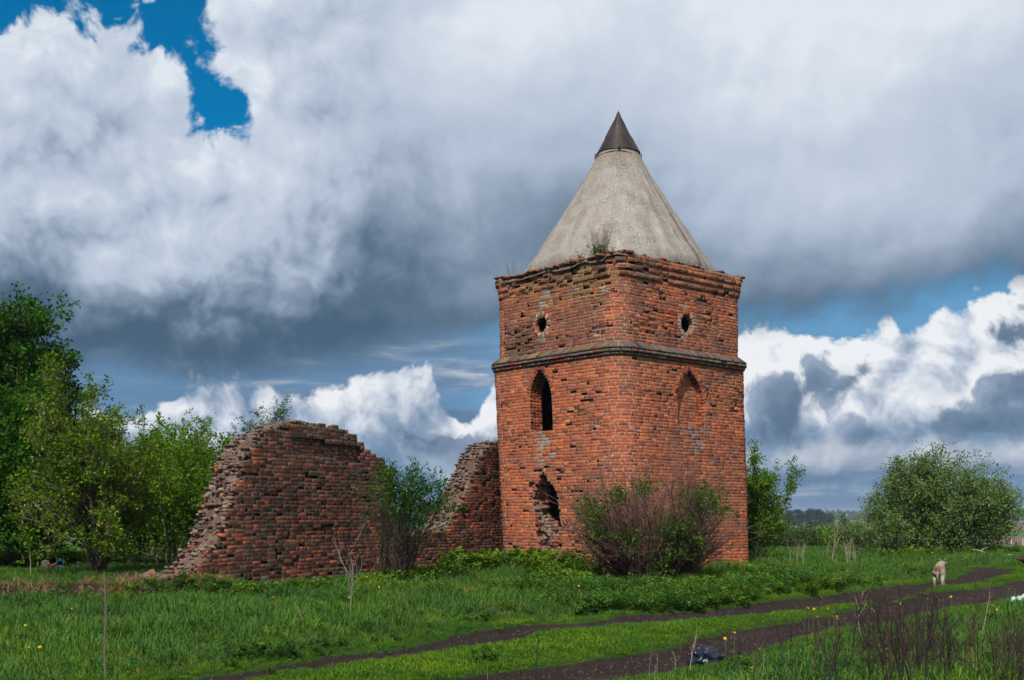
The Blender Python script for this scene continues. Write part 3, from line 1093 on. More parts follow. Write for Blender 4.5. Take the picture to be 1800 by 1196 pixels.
    for (z, off, h, dk) in ((6.050, 0.055, 0.060, 0), (6.142, 0.100, 0.066, 1)):
        s = 0.0
        while s < pb.len:
            l = 0.27 * (1 + rng.normal(0, 0.04)) if dk else 0.136
            p, n = pb.at(s + l / 2)
            n3 = np.array([n[0], n[1], 0.0]); eu = np.array([-n[1], n[0], 0.0])
            tone = np.array((0.135, 0.105, 0.088)) * (0.7 + 0.6 * rng.random()) if rng.random() < 0.75 else RED[3] * 0.75
            lay.brick(np.array([p[0], p[1], z]) + n3 * (off + rng.normal(0, 0.004)), eu, n3, l - 0.008, h, 0.2, tone, None, 0.012, 0.004)
            lay.quad(np.array([p[0], p[1], z]) + n3 * (off - 0.035), eu, (0, 0, 1), l + 0.02, h + 0.05, (0.06, 0.05, 0.045))  # shadow lines between the mouldings painted as near-black joints
            s += l
    s = 0.0
    while s < pb.len:
        l = 0.092 * (1 + rng.normal(0, 0.05))
        p, n = pb.at(s + l / 2)
        face = 'L' if s < pb.len1 + pb.arc / 2 else 'R'
        u = float(np.dot(p - T0, UL if face == 'L' else UR))
        n3 = np.array([n[0], n[1], 0.0]); eu = np.array([-n[1], n[0], 0.0])
        out = n3 * 0.80 + np.array([0, 0, -0.60]); upn = n3 * 0.60 + np.array([0, 0, 0.80])
        cen = np.array([p[0], p[1], 6.325]) + n3 * -0.005
        jit = rng.normal(0, 0.006)
        if face == 'R' and 1.75 < u < 1.95 or face == 'R' and 4.2 < u < 4.6: jit -= 0.03 * rng.random()
        grey = np.array((0.12, 0.10, 0.086)) * (0.65 + 0.6 * rng.random())
        och = np.array((0.20, 0.125, 0.06)) * (0.7 + 0.5 * rng.random())
        tone = (och if (face == 'L' and rng.random() < 0.45) else grey) if face == 'L' else grey
        if not (face == 'R' and rng.random() < 0.04):
            lay.brick(cen + upn * jit, eu, upn, l - 0.010, 0.27, 0.07, tone, -out, 0.01, 0.005)
        lay.quad(cen - upn * 0.02, eu, out, l + 0.01, 0.31, (0.12, 0.10, 0.085))
        s += l
    n1, n2 = lay.finish(root, 300, 1.1)
    # inner face of the two far walls, interior darkness painted into its colour
    g = Geo()
    L, c0, R, B = tower_corners(3.0)
    r0 = np.array(root.location)
    for (a, b) in ((R, B), (B, L)):
        d = (b - a) / np.linalg.norm(b - a); nn = np.array([d[1], -d[0]])
        a2, b2 = a - nn * 0.45 + d * 0.5, b - nn * 0.45 - d * 0.5
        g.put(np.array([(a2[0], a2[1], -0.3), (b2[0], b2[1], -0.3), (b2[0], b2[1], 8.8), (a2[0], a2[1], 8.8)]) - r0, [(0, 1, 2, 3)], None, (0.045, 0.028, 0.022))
    add('inner_wall', g.mesh('inner_wall'), M_MORTAR, root)
    # --- ledge on top of the wall, littered with broken brick
    o0 = np.array(root.location)
    g = Geo()
    cen = sum(np.array(c) for c in tower_corners(8.8)) / 4
    pt = Path(tower_corners(8.8), 0.5)
    ss = np.linspace(0, pt.len, 140)
    rings = []
    for f, dz in ((1.045, -0.06), (1.03, 0.02), (0.99, 0.07), (0.93, 0.11), (0.80, 0.16), (0.4, 0.2)):
        rr = []
        for s in ss:
            p, n = pt.at(s)
            q = cen + (p - cen) * f
            rr.append((q[0], q[1], Z_TOP - 0.03 + dz + 0.05 * fn(q[0] * 3, q[1] * 3, 80) - (0.09 * (1 + fn(s * 1.3, 2, 81)) if s < pt.len1 and f > 0.95 else 0)))
        rings.append(rr)
    v = np.array(rings).reshape(-1, 3) - o0
    m = len(ss)
    i = np.arange(len(rings) - 1)[:, None] * m; j = np.arange(m - 1)[None]
    q = np.stack([i + j, i + j + 1, i + m + j + 1, i + m + j], -1).reshape(-1, 4)
    g.put(v, q, None, (0.13, 0.105, 0.085))
    for k in range(420):
        s = rng.random() * (pt.len1 + pt.arc) if rng.random() < 0.62 else rng.random() * pt.len
        p, n = pt.at(s)
        c = cen + (p - cen) * (0.95 + 0.085 * rng.random())
        tone = RED[rng.integers(0, 6)] * 0.65 if rng.random() < 0.4 else np.array((0.16, 0.13, 0.11)) * (0.6 + 0.8 * rng.random())
        lump(g, np.array([c[0], c[1], Z_TOP + 0.0 + 0.05 * rng.random() - (0.06 if s < pt.len1 else 0)]) - o0, 0.05 + 0.07 * rng.random(), rng, tone, 0.5)
    add('wall_top', g.mesh('wall_top'), M_MORTAR, root, kind='stuff')
    # --- cone of grey render
    g = Geo()
    prof = [(8.86, 2.97, 2.9), (8.98, 2.93, 2.7), (9.15, 2.83, 2.5), (9.45, 2.62, 2.35), (9.9, 2.31, 2.4), (10.4, 1.98, 2.35), (10.9, 1.65, 2.3), (11.4, 1.33, 2.25), (11.9, 1.02, 2.15), (12.3, 0.80, 2.0), (12.55, 0.68, 2.0), (12.66, 0.63, 2.0), (12.8, 0.58, 2.0)]
    zz = np.linspace(prof[0][0], prof[-1][0], 60)
    pr = np.array(prof)
    rad = np.interp(zz, pr[:, 0], pr[:, 1]); pw = np.interp(zz, pr[:, 0], pr[:, 2])
    th = np.linspace(0, 2 * math.pi, 161)[:-1]
    ax, ay = np.array([-UL[0], -UL[1]]), np.array([UR[0], UR[1]])
    V = []
    for z, r, p in zip(zz, rad, pw):
        c, s = np.cos(th), np.sin(th)
        # superellipse with its bulges towards the tower's corners; r is the reach towards a corner
        k = (np.abs(c) ** p + np.abs(s) ** p) ** (-1 / p)
        k45 = (2 * (0.5 ** 0.5) ** p) ** (-1 / p)
        rr = r * k / k45
        rr = rr * (1 + np.array([0.020 * fn(math.cos(t) * 2, math.sin(t) * 2, z * 1.3) + 0.006 * fn(math.cos(t) * 7, math.sin(t) * 7, z * 4) for t in th]))
        V.append(np.stack([cen[0] + (ax[0] * c + ay[0] * s) * rr, cen[1] + (ax[1] * c + ay[1] * s) * rr, np.full_like(c, z)], -1))
    V = np.array(V) - o0
    n, m = len(zz), len(th)
    i = np.arange(n - 1)[:, None] * m; j = np.arange(m)[None]; k = (j + 1) % m
    g.put(V.reshape(-1, 3), np.stack([i + k, i + j, i + m + j, i + m + k], -1).reshape(-1, 4), None, (1, 1, 1))
    mt, N, b = material('weathered_render', 0.95, 0.1)
    P = world_pos(N)
    sp_ = N.n('ShaderNodeSeparateXYZ'); N.put(sp_.inputs[0], P)
    the = N.m('ARCTAN2', S(N, sp_.outputs[1]) - float(cen[1]), S(N, sp_.outputs[0]) - float(cen[0]))
    cb_ = N.n('ShaderNodeCombineXYZ'); N.put(cb_.inputs[0], the * 5.0); N.put(cb_.inputs[1], S(N, sp_.outputs[2]) * 0.30)
    Ps = S(N, cb_.outputs[0])
    streak = N.noise(Ps, 1.5, 8.0, 0.70) * 0.6 + N.noise(P, 2.4, 7.0, 0.65) * 0.4; blot = N.noise(P, 1.1, 5.0, 0.6); grit = N.noise(P, 22.0, 8.0, 0.72); pit = N.noise(P, 70.0, 4.0, 0.65)
    sx = N.n('ShaderNodeSeparateXYZ'); N.put(sx.inputs[0], P)
    zp = S(N, sx.outputs[2])
    c = N.ramp(streak * 0.42 + blot * 0.23 + grit * 0.35, [(0.38, (0.105, 0.090, 0.080)), (0.46, (0.225, 0.20, 0.178)), (0.54, (0.335, 0.308, 0.278)), (0.63, (0.52, 0.495, 0.465))])
    c = N.mix(N.step(blot + (grit - 0.5) * 0.8, 0.52, 0.66) * 0.55, c, (0.16, 0.105, 0.068))
    c = N.mix(N.step(grit * 0.6 + pit * 0.4, 0.54, 0.62) * 0.75, c, (0.56, 0.535, 0.50))
    c = N.mix(N.step(grit * 0.4 + pit * 0.6, 0.44, 0.37) * 0.75, c, (0.07, 0.058, 0.05))
    c = N.mix(N.step(zp + (grit - 0.5) * 0.6, 11.9, 12.75) * N.step(streak, 0.44, 0.58) * 0.75, c, (0.20, 0.095, 0.045))
    wob_ = the + (blot - 0.5) * 0.30 + (grit - 0.5) * 0.10
    stain = N.step(N.m('ABSOLUTE', wob_ + 0.62), 0.055, 0.012) * N.step(S(N, sp_.outputs[2]), 12.4, 11.0)
    c = N.mix(stain * 0.75, c, (0.115, 0.062, 0.036))
    crack = N.step(N.m('ABSOLUTE', wob_ + 0.80), 0.010, 0.003) * N.step(blot, 0.42, 0.52)
    c = N.mix(crack * 0.85, c, (0.03, 0.025, 0.022))
    c = N.mix(N.step(streak, 0.60, 0.72) * 0.5, c, (0.52, 0.49, 0.45))
    c = N.mix(N.step(streak, 0.42, 0.30) * 0.55, c, (0.12, 0.092, 0.072))
    N.put(b.inputs['Base Color'], c)
    bump(N, b, grit * 0.7 + pit * 0.5 + streak * 0.4, 0.55, 0.03)
    cone = add('cone_roof', g.mesh('cone_roof', True), mt, root)
    # patch of newer mortar and an open crack at the foot of the cone
    g = Geo()
    for (du, dw, z, r) in ((0.02, 0.0, 9.0, 0.13), (-0.12, 0.0, 8.97, 0.09), (0.14, 0.0, 8.96, 0.10)):
        q = T0 + UL * 0.62 + UR * 0.62 + (UR - UL) * du
        lump(g, np.array([q[0], q[1], z]) - o0, r, rng, (0.33, 0.28, 0.235), 0.8)
    add('mortar_patch', g.mesh('mortar_patch'), M_MORTAR, cone)
    # --- metal cap: overlapping rusty sheets, wire hoop and hooks
    mm, N, b = material('rusty_sheet', 0.55, 0.4)
    P = world_pos(N)
    n1 = N.noise(N.vm('MULTIPLY', P, (1, 1, 0.25)), 7.0, 6.0, 0.65); n2 = N.noise(P, 30.0, 5.0, 0.6)
    c = N.ramp(n1 * 0.65 + n2 * 0.35, [(0.35, (0.030, 0.025, 0.028)), (0.5, (0.060, 0.042, 0.040)), (0.6, (0.115, 0.055, 0.035)), (0.75, (0.17, 0.085, 0.05))])
    N.put(b.inputs['Base Color'], N.mix(1.0, c, tone_of(N), 'MULTIPLY'))
    b.inputs['Metallic'].default_value = 0.35
    bump(N, b, n2, 0.25, 0.01)
    bands = [(12.66, 13.16, 0.665, 0.405, 0.48, 'metal_sheet'), (13.14, 13.52, 0.412, 0.225, 0.68, 'metal_sheet'), (13.50, 13.88, 0.232, 0.035, 0.58, 'metal_sheet')]
    cap = None
    for (za, zb, ra, rb, tint, nm) in bands:
        g = Geo()
        t2 = np.linspace(0, 2 * math.pi, 49)
        rows = [(za - 0.012, ra + 0.005), (za, ra + 0.006), (za + 0.012, ra + 0.001), ((za + zb) / 2, (ra + rb) / 2), (zb, rb)]
        V = np.array([[(math.cos(t) * r * (1 + 0.012 * fn(math.cos(t) * 3, math.sin(t) * 3, z)), math.sin(t) * r, z) for t in t2] for z, r in rows])
        V[..., 0] += cen[0]; V[..., 1] += cen[1]
        if zb > 13.6:
            V[-1, :, 2] += 0.06
        V -= o0
        m = len(t2)
        i = np.arange(len(rows) - 1)[:, None] * m; j = np.arange(m - 1)[None]
        g.put(V.reshape(-1, 3), np.stack([i + j, i + j + 1, i + m + j + 1, i + m + j], -1).reshape(-1, 4), None, (tint, tint, tint))
        # standing seams
        for a in (0.4, 1.5, 2.6, 3.7, 4.8, 5.9):
            a += za
            pts = [np.array((cen[0] + math.cos(a) * (r + 0.004), cen[1] + math.sin(a) * (r + 0.004), z)) - o0 for z, r in rows[2:]]
            g.tube(pts, 0.008, 4, (tint * 0.7,) * 3)
        if cap is None:
            cap = add('metal_cap', g.mesh('metal_cap', True), mm, root)
        else:
            add('metal_sheet', g.mesh('metal_sheet', True), mm, cap)
    g = Geo()
    g.tube([np.array((cen[0], cen[1], 13.86)) - o0, np.array((cen[0], cen[1], 13.93)) - o0, np.array((cen[0] - 0.004, cen[1], 14.0)) - o0], [0.03, 0.028, 0.006], 6, (0.8, 0.8, 0.8))
    add('finial_tip', g.mesh('finial_tip'), mm, cap)
    g = Geo()
    tt = np.linspace(0, 2 * math.pi, 41)
    g.tube([np.array((cen[0] + 0.70 * math.cos(t), cen[1] + 0.70 * math.sin(t), 12.52 + 0.035 * math.sin(3 * t) - 0.05 * math.cos(t))) - o0 for t in tt], 0.011, 4, (0.9, 0.9, 0.9))
    add('wire_hoop', g.mesh('wire_hoop'), mm, cap)
    for a in (-1.62, 0.05, 3.05, 1.6):
        g = Geo()
        c = np.array((cen[0] + 0.69 * math.cos(a), cen[1] + 0.69 * math.sin(a), 12.6)) - o0
        for dz in (0.06, 0.0, -0.07):
            g.tube([c + np.array((math.cos(t) * 0.028, 0.012 * math.sin(2 * t), dz + math.sin(t) * 0.045)) for t in np.linspace(0, 6.283, 9)], 0.011, 4, (0.6, 0.6, 0.6))
        add('chain_hook', g.mesh('chain_hook'), mm, cap)
    return root


TOWER = build_tower()

# ------------------------------------------------------------------ the ruined wall
WA = np.array([-6.6, 23.3]); WD = np.array([0.4742, 0.8804]); WN = np.array([0.8804, -0.4742])
WALL_LEN = 14.1
PROF = [(-0.40, -0.15), (-0.22, 0.06), (0.02, 0.22), (0.48, 0.57), (0.8, 0.92), (1.01, 1.21), (1.24, 1.72), (1.45, 2.10), (1.65, 2.52), (1.82, 2.94), (2.1, 3.24), (2.45, 3.46), (2.9, 3.62), (3.4, 3.74), (4.1, 3.80), (4.74, 3.78), (5.28, 3.70),
        (5.85, 3.55), (6.15, 3.32), (6.61, 3.14), (7.07, 2.95), (7.39, 2.76), (7.44, 1.12), (8.3, 1.06), (9.3, 1.08), (10.35, 1.12), (10.8, 1.25), (11.1, 1.55), (11.5, 1.95), (11.8, 2.28), (12.2, 2.75), (12.6, 3.25), (13.0, 3.60), (13.4, 3.82), (14.5, 3.95)]
PROF = np.array(PROF)
TH = 0.13
NT_W = 7


def wall_h(s, t):
    z = np.interp(s, PROF[:, 0], PROF[:, 1])
    z = z + 0.10 * fn(s * 2.3, t * 3.0, 1.5) + 0.05 * fn(s * 6, t * 7, 2.5)
    if 2.0 < s < 6.5:
        z += -0.04 * abs(t - 0.35)
    return z


WALL_TONES = [((0.105, 0.057, 0.042), 0.29), ((0.155, 0.062, 0.041), 0.27), ((0.235, 0.073, 0.043), 0.18), ((0.32, 0.10, 0.05), 0.09), ((0.085, 0.060, 0.050), 0.11), ((0.20, 0.095, 0.062), 0.06)]
WT = np.array([t for t, _ in WALL_TONES]); WP = np.array([p for _, p in WALL_TONES])


def build_wall():
    root = thing('ruined_wall', (WA[0] + WD[0] * 6, WA[1] + WD[1] * 6, 0.0), 'broken brick wall, a tall rounded ruin sinking low and climbing again to the tower', 'ruined wall')
    lay = Laying(23)
    rng = lay.rng
    d3 = np.array([WD[0], WD[1], 0.0]); n3 = np.array([WN[0], WN[1], 0.0])
    hc = 0.0885
    zb = -0.35
    nc = int(4.6 / hc)
    def setback(s):
        return 0.30 if s > 7.42 else 0.0
    def solid(s, j, z):
        if j < 0 or j >= NT_W or s < -0.40 or s > WALL_LEN: return False
        if z > wall_h(s, j * TH): return False
        if j == 0:
            if 3.15 < s < 5.95 and 3.02 + 0.0 < z - (-0.06 * (s - 4.0)) < 3.44: return False       # long robbed band under the crown
            m = fn(s * 1.7, z * 2.6, 5.0) + 0.6 * fn(s * 3.4, z * 7.0, 6.0)
            hz = fn(s * 3.1 + 7, z * 9.0, 9.0)
            lim = 0.56 if s < 7.4 else (0.42 if z > 1.4 else 0.85)
            if z < 0.55 and s < 2.2: lim = 0.52
            if m * 0.8 + 0.75 * hz * (hz > 0) > lim: return False
            if abs(math.sin(s * 37.1 + round(z / hc) * 91.7) * 43758.5453 % 1.0) < (0.028 if z > 0.9 or s < 7.4 else 0.008): return False
        if j == 1:
            if fn(s * 2.3, z * 4.0, 15.0) + 0.4 * fn(s * 5, z * 8, 16.0) > 0.62: return False
        return True
    g_l = Geo()
    for ci in range(nc):
        z = zb + (ci + 0.5) * hc
        for j in range(NT_W):
            s = -0.42 - (0.14 if ci % 2 else 0) - rng.random() * 0.06
            k = 0
            while s < WALL_LEN:
                l = 0.131 if j > 0 else 0.262 if (ci + j) % 2 == 0 else (0.131 if k % 2 == 0 or rng.random() < 0.4 else 0.262)
                l *= 1 + rng.normal(0, 0.03)
                sm = s + l / 2
                k += 1
                s0 = s
                s += l
                if not solid(sm, j, z): continue
                front = not solid(sm, j - 1, z)
                back = not solid(sm, j + 1, z)
                top = not solid(sm, j, z + hc)
                lft = not solid(sm - l, j, z)
                rgt = not solid(sm + l, j, z)
                if not (front or back or top or lft or rgt): continue
                h_here = float(np.interp(sm, PROF[:, 0], PROF[:, 1]))
                depth_in = setback(sm) + j * TH
                p = WA + WD * sm - WN * depth_in
                broken = (not front or j > 0) and (top or lft or rgt)
                outer = j == 0 and front
                tone = WT[rng.choice(6, p=WP)] * (0.82 + 0.36 * rng.random())
                big = fn(sm * 0.5, z * 0.7, 21.0)
                if sm > 7.4: tone = tone * (1.15 if z < 1.4 else 0.85)
                if big > 0.12: tone = tone * 0.72
                if big < -0.15: tone = tone * np.array((1.35, 1.2, 1.15))
                if z > 2.9 and sm < 7: tone = tone * 0.72 + np.array((0.07, 0.055, 0.045)) * 0.28
                if z < 0.3 and sm < 7.4 and rng.random() < 0.4: tone = np.array((0.13, 0.115, 0.105)) * (0.7 + 0.5 * rng.random())
                off = rng.normal(0, 0.0035)
                eu, en = d3, n3
                if outer:
                    er = fn(sm * 1.2, z * 1.6, 25.0) + 0.5 * fn(sm * 3, z * 5, 26.0)
                    if er > 0.2: off -= (er - 0.2) * 0.10 * rng.random()
                    c = p + WN * off
                    lay.brick((c[0], c[1], z + rng.normal(0, 0.003)), eu, en, l - 0.012, hc - 0.013, 0.14, tone, None, 0.003, 0.0013)
                    mt = np.array((0.20, 0.15, 0.118)) * (0.65 + 0.7 * rng.random())
                    c = p + WN * (off - 0.0045 - 0.0025 * rng.random())
                    lay.quad((c[0], c[1], z), d3, (0, 0, 1), l + 0.03, hc + 0.02, mt)
                else:
                    # torn heart of the wall: bricks askew, smeared with lime
                    a = rng.normal(0, 0.05 if broken else 0.02)
                    ca, sa = math.cos(a), math.sin(a)
                    eu = d3 * ca + n3 * sa; en = n3 * ca - d3 * sa
                    if rng.random() < 0.38 and broken: tone = np.array((0.22, 0.16, 0.13)) * (0.6 + 0.7 * rng.random())
                    elif rng.random() < 0.25: tone = np.array((0.20, 0.15, 0.125)) * (0.7 + 0.6 * rng.random())
                    elif front and not broken and rng.random() < 0.7: tone = np.array((0.33, 0.125, 0.07)) * (0.7 + 0.5 * rng.random())
                    else: tone = tone * np.array((1.05, 1.1, 1.15))
                    c = p + WN * (off * 2.0 - 0.001 * j) + WD * rng.normal(0, 0.008 if broken else 0.003)
                    lay.brick((c[0], c[1], z + rng.normal(0, 0.006)), eu, en, l - 0.004 - 0.02 * rng.random(), hc - 0.006 - 0.02 * rng.random(), 0.128, tone, None, 0.025, 0.012)
                    for _ in range(3 if broken else 0):
                        cc = p - WN * rng.random() * TH + WD * rng.normal(0, 0.08)
                        lump(lay.mort, (cc[0], cc[1], z + (0.04 if top else 0.0)), 0.03 + 0.045 * rng.random(), rng, np.array((0.20, 0.145, 0.115)) * (0.45 + 0.8 * rng.random()) if rng.random() < 0.6 else np.array((0.12, 0.09, 0.075)), 0.6)
                    if front:
                        c = p - WN * 0.02
                        lay.quad((c[0], c[1], z), d3, (0, 0, 1), l + 0.03, hc + 0.02, np.array((0.15, 0.11, 0.085)) * (0.7 + 0.6 * rng.random()))
    # rounding the broken mass off: rubble heaped at the foot of the left end
    for k in range(170):
        s = -0.25 - abs(rng.normal(0, 0.22)); t = rng.random() * 1.0 - 0.05
        p = WA + WD * s - WN * t
        gz = float(ground_z(p[0], p[1]))
        z = gz + max(0.0, 0.16 * (1 - (-0.25 - s) / 0.5)) * rng.random()
        tone = np.array((0.20, 0.15, 0.125)) * (0.5 + 0.7 * rng.random()) if rng.random() < 0.7 else RED[rng.integers(0, 6)] * 0.6
        lump(lay.mort, (p[0], p[1], z), 0.03 + 0.05 * rng.random(), rng, tone, 0.6)
    # the eroded heart of the wall: lime and dust draped over the broken courses, bricks sticking out of it
    ss = np.arange(-0.38, WALL_LEN - 0.02, 0.035)
    tt = np.linspace(0.155, 0.80, 18)
    V, C = [], []
    for s in ss:
        for t in tt:
            e = min(t - 0.155, 0.80 - t)
            z = wall_h(s, t) + 0.035 + 0.055 * fn(s * 7, t * 8, 90) + 0.03 * fn(s * 17, t * 18, 91) - 0.07 * math.exp(-e / 0.04)
            p = WA + WD * (s + 0.03 * fn(s * 9, t * 9, 92)) - WN * (t + setback(s))
            V.append((p[0], p[1], max(z, -0.3)))
            n = 0.5 + fn(s * 2.2, t * 4, 93) + 0.6 * fn(s * 8, t * 9, 94)
            k = min(max(n, 0.0), 1.0)
            crown = 1.0 if (2.2 < s < 7.4 and z > 2.5) else 0.0
            lim = np.array((0.175, 0.122, 0.098)); dus = np.array((0.098, 0.058, 0.045)); grey = np.array((0.12, 0.10, 0.085))
            C.append((lim * k + dus * (1 - k)) * (1 - 0.6 * crown) + grey * 0.6 * crown)
    n, m = len(ss), len(tt)
    V = np.array(V).reshape(n, m, 3)
    skirt_f = V[:, :1].copy(); skirt_f[:, :, 2] = -0.3
    skirt_b = V[:, -1:].copy(); skirt_b[:, :, 2] = -0.3
    V = np.concatenate([skirt_f, V, skirt_b], 1)
    C = np.array(C).reshape(n, m, 3); C = np.concatenate([C[:, :1], C, C[:, -1:]], 1)
    m += 2
    i = np.arange(n - 1)[:, None] * m; j = np.arange(m - 1)[None]
    q = np.stack([i + j, i + m + j, i + m + j + 1, i + j + 1], -1).reshape(-1, 4)
    g_core = Geo()
    g_core.put(V.reshape(-1, 3) - np.array(root.location), q, None, C.reshape(-1, 3))
    add('wall_core', g_core.mesh('wall_core'), M_MORTAR, root)
    n1, n2 = lay.finish(root, 300, 0.15)
    print('wall bricks', n1, n2)
    return root


WALL = build_wall()

# ------------------------------------------------------------------ plants
def rot_about(v, axis, a):
    axis = axis / (np.linalg.norm(axis) + 1e-9)
    return v * math.cos(a) + np.cross(axis, v) * math.sin(a) + axis * np.dot(axis, v) * (1 - math.cos(a))


def leaves(g, centres, dirs, size, rng, tones, tone_var=0.25, droop=0.2, wid=0.55, face_up=0.5):
    """a kite-shaped leaf at every centre"""
    n = len(centres)
    if n == 0: return
    c = np.asarray(centres, float)
    d = np.asarray(dirs, float) + rng.normal(0, 0.75, (n, 3)); d[:, 2] -= droop
    d /= np.linalg.norm(d, axis=1)[:, None] + 1e-9
    up = rng.normal(0, 1, (n, 3)); up[:, 2] += face_up * 2
    b = np.cross(d, up); b /= np.linalg.norm(b, axis=1)[:, None] + 1e-9
    nn = np.cross(b, d)
    l = size * (0.65 + 0.7 * rng.random(n))[:, None]
    w = l * wid * 0.5
    v = np.stack([c, c + d * l * 0.42 + b * w + nn * l * 0.06, c + d * l - nn * l * 0.08, c + d * l * 0.42 - b * w + nn * l * 0.06], 1)
    tn = np.asarray(tones, float)
    cl = np.round(c / 0.33).astype(int)                      # sprays of leaves of one age share a tint
    hs = (cl[:, 0] * 73856093 ^ cl[:, 1] * 19349663 ^ cl[:, 2] * 83492791) & 1023
    pick = np.where(rng.random(n) < 0.6, hs % len(tn), rng.integers(0, len(tn), n))
    col = tn[pick] * (1 + rng.normal(0, tone_var * 0.6, (n, 1)) + ((hs / 1023.0)[:, None] - 0.5) * 0.35).clip(0.5, 1.7)
    q = np.arange(n * 4).reshape(-1, 4)
    g.put(v.reshape(-1, 3), q, None, np.repeat(col, 4, axis=0))


class Plant:
    """branches grown by recursion; twig points collected for the leaves"""
    def __init__(self, seed):
        self.rng = np.random.default_rng(seed)
        self.wood = Geo(); self.tw = []; self.td = []
    def grow(self, p, d, L, r, level, spec):
        rng = self.rng
        sp = spec[level]
        n = sp.get('n', 6)
        pts = [np.array(p, float)]; dirs = [np.array(d, float)]
        d = np.array(d, float)
        for k in range(n):
            d = d + rng.normal(0, sp.get('wob', 0.12), 3) + np.array([0, 0, sp.get('up', 0.05)])
            d /= np.linalg.norm(d)
            pts.append(pts[-1] + d * L / n); dirs.append(d.copy())
        rad = r * np.linspace(1, sp.get('tip', 0.35), n + 1)
        self.wood.tube(pts, rad, sp.get('sides', 4), sp.get('tone', (0.12, 0.095, 0.075)))
        if level + 1 < len(spec):
            m = sp['kids']; m = int(m * (0.8 + 0.4 * rng.random()) + 0.5)
            az0 = rng.random() * 6.28
            for k in range(m):
                t = sp.get('from', 0.3) + (1 - sp.get('from', 0.3)) * (k + rng.random()) / m
                f = t * n; i = min(int(f), n - 1)
                q = pts[i] + (pts[i + 1] - pts[i]) * (f - i)
                dd = dirs[i + 1]
                ref = np.array([1.0, 0, 0]) if abs(dd[2]) > 0.8 else np.array([0, 0, 1.0])
                ax = np.cross(dd, ref); ax = rot_about(ax, dd, az0 + k * 2.4 + rng.normal(0, 0.4))
                a = math.radians(sp.get('ang', 45) + rng.normal(0, 10))
                cd = rot_about(dd, ax, a)
                ll = L * sp.get('ratio', 0.6) * (1 - sp.get('taper', 0.45) * t) * (0.75 + 0.5 * rng.random())
                self.grow(q, cd, ll, rad[i] * sp.get('rr', 0.6), level + 1, spec)
        if sp.get('leaf', 0):
            m = max(1, int(sp['leaf'] * L))
            for k in range(m):
                f = (0.15 + 0.85 * rng.random()) * n; i = min(int(f), n - 1)
                self.tw.append(pts[i] + (pts[i + 1] - pts[i]) * (f - i)); self.td.append(dirs[i + 1])
    def anchors(self):
        return np.array(self.tw), np.array(self.td)


def tree(name, loc, label, cat, seed, spec, L, r, tones, leaf_size, per, spread, group=None, stems=1, fan=0.0, bark=None, crown_box=None, lean=(0, 0), wid=0.55, keep=None, face_up=0.5, droop=0.2, leaf_mat=None, extra=None, stem_spread=0.1, cap=None, fill=None, fill_only=False, ragged=False):
    root = thing(name, loc, label, cat, group)
    P = Plant(seed); rng = P.rng
    for k in range(stems):
        a = 6.28 * k / max(stems, 1) + rng.random()
        f = fan * (0.25 + 0.9 * rng.random()) if stems > 1 else 0
        d = np.array([math.cos(a) * f + lean[0], math.sin(a) * f + lean[1], 1.0]); d /= np.linalg.norm(d)
        lv = (0.62 + 0.62 * fn(d[0] * 4.2, d[1] * 4.2, seed * 0.37) + 0.38 * rng.random()) if ragged else 0.75 + 0.4 * rng.random()
        P.grow(np.array([math.cos(a) * stem_spread * (stems > 1), math.sin(a) * stem_spread * (stems > 1), -0.05]), d, L * (lv if stems > 1 else 1), r, 0, spec)
    A, D = P.anchors()
    if fill is not None:
        if fill_only: A, D = np.zeros((0, 3)), np.zeros((0, 3))
        for (cx, cy, cz, rx, ry, rz, n) in fill:
            d = rng.normal(0, 1, (n, 3)); d /= np.linalg.norm(d, axis=1)[:, None]
            bumpy = np.array([1 + 0.30 * fn(v[0] * 2.6 + seed, v[1] * 2.6, v[2] * 2.6) + 0.10 * fn(v[0] * 6, v[1] * 6 + seed, v[2] * 6) for v in d])
            q = d * (rng.random(n) ** 0.38 * bumpy)[:, None] * np.array([rx, ry, rz]) + np.array([cx, cy, cz])
            gap = np.array([fn(v[0] * 2.1, v[1] * 2.1 + seed, v[2] * 2.1) + 0.5 * fn(v[0] * 5.0, v[1] * 5.0, v[2] * 5.0) for v in q])
            m = (gap > -0.06) & (q[:, 2] > 0.1)
            A = np.concatenate([A, q[m]]); D = np.concatenate([D, d[m] * 0.8 + np.array([0, 0, 0.3])])
    if len(A):
        if keep is not None:
            m = keep(A, rng)
            A, D = A[m], D[m]
        A2 = np.repeat(A, per, axis=0) + rng.normal(0, spread, (len(A) * per, 3)); D2 = np.repeat(D, per, axis=0)
        if cap is not None and len(A2) > cap:
            m = rng.permutation(len(A2))[:cap]
            A2, D2 = A2[m], D2[m]
        m = A2[:, 2] > 0.05
        g = Geo()
        leaves(g, A2[m], D2[m], leaf_size, rng, tones, wid=wid, face_up=face_up, droop=droop)
        if g.n: add('crown', g.mesh('crown'), leaf_mat or M_LEAF, root)
    add('trunk' if stems == 1 else 'stems', P.wood.mesh('trunk'), bark or M_BARK, root)
    if extra:
        extra(root, A, D, rng)
    return root


MAPLE = [(0.100, 0.180, 0.008), (0.08, 0.15, 0.007), (0.135, 0.205, 0.012), (0.058, 0.112, 0.006)]
DARKG = [(0.021, 0.080, 0.005), (0.032, 0.104, 0.006), (0.015, 0.056, 0.004), (0.050, 0.130, 0.008)]
FRESH = [(0.085, 0.180, 0.007), (0.066, 0.150, 0.006), (0.115, 0.20, 0.010), (0.046, 0.110, 0.005)]
APPLE = [(0.098, 0.165, 0.036), (0.125, 0.19, 0.055), (0.072, 0.13, 0.024), (0.18, 0.225, 0.12), (0.092, 0.18, 0.02)]


def gz(x, y):
    return float(ground_z(x, y))


def at_px(px, Y):
    x = (px - 900) / F * Y
    return x, Y, gz(x, Y)


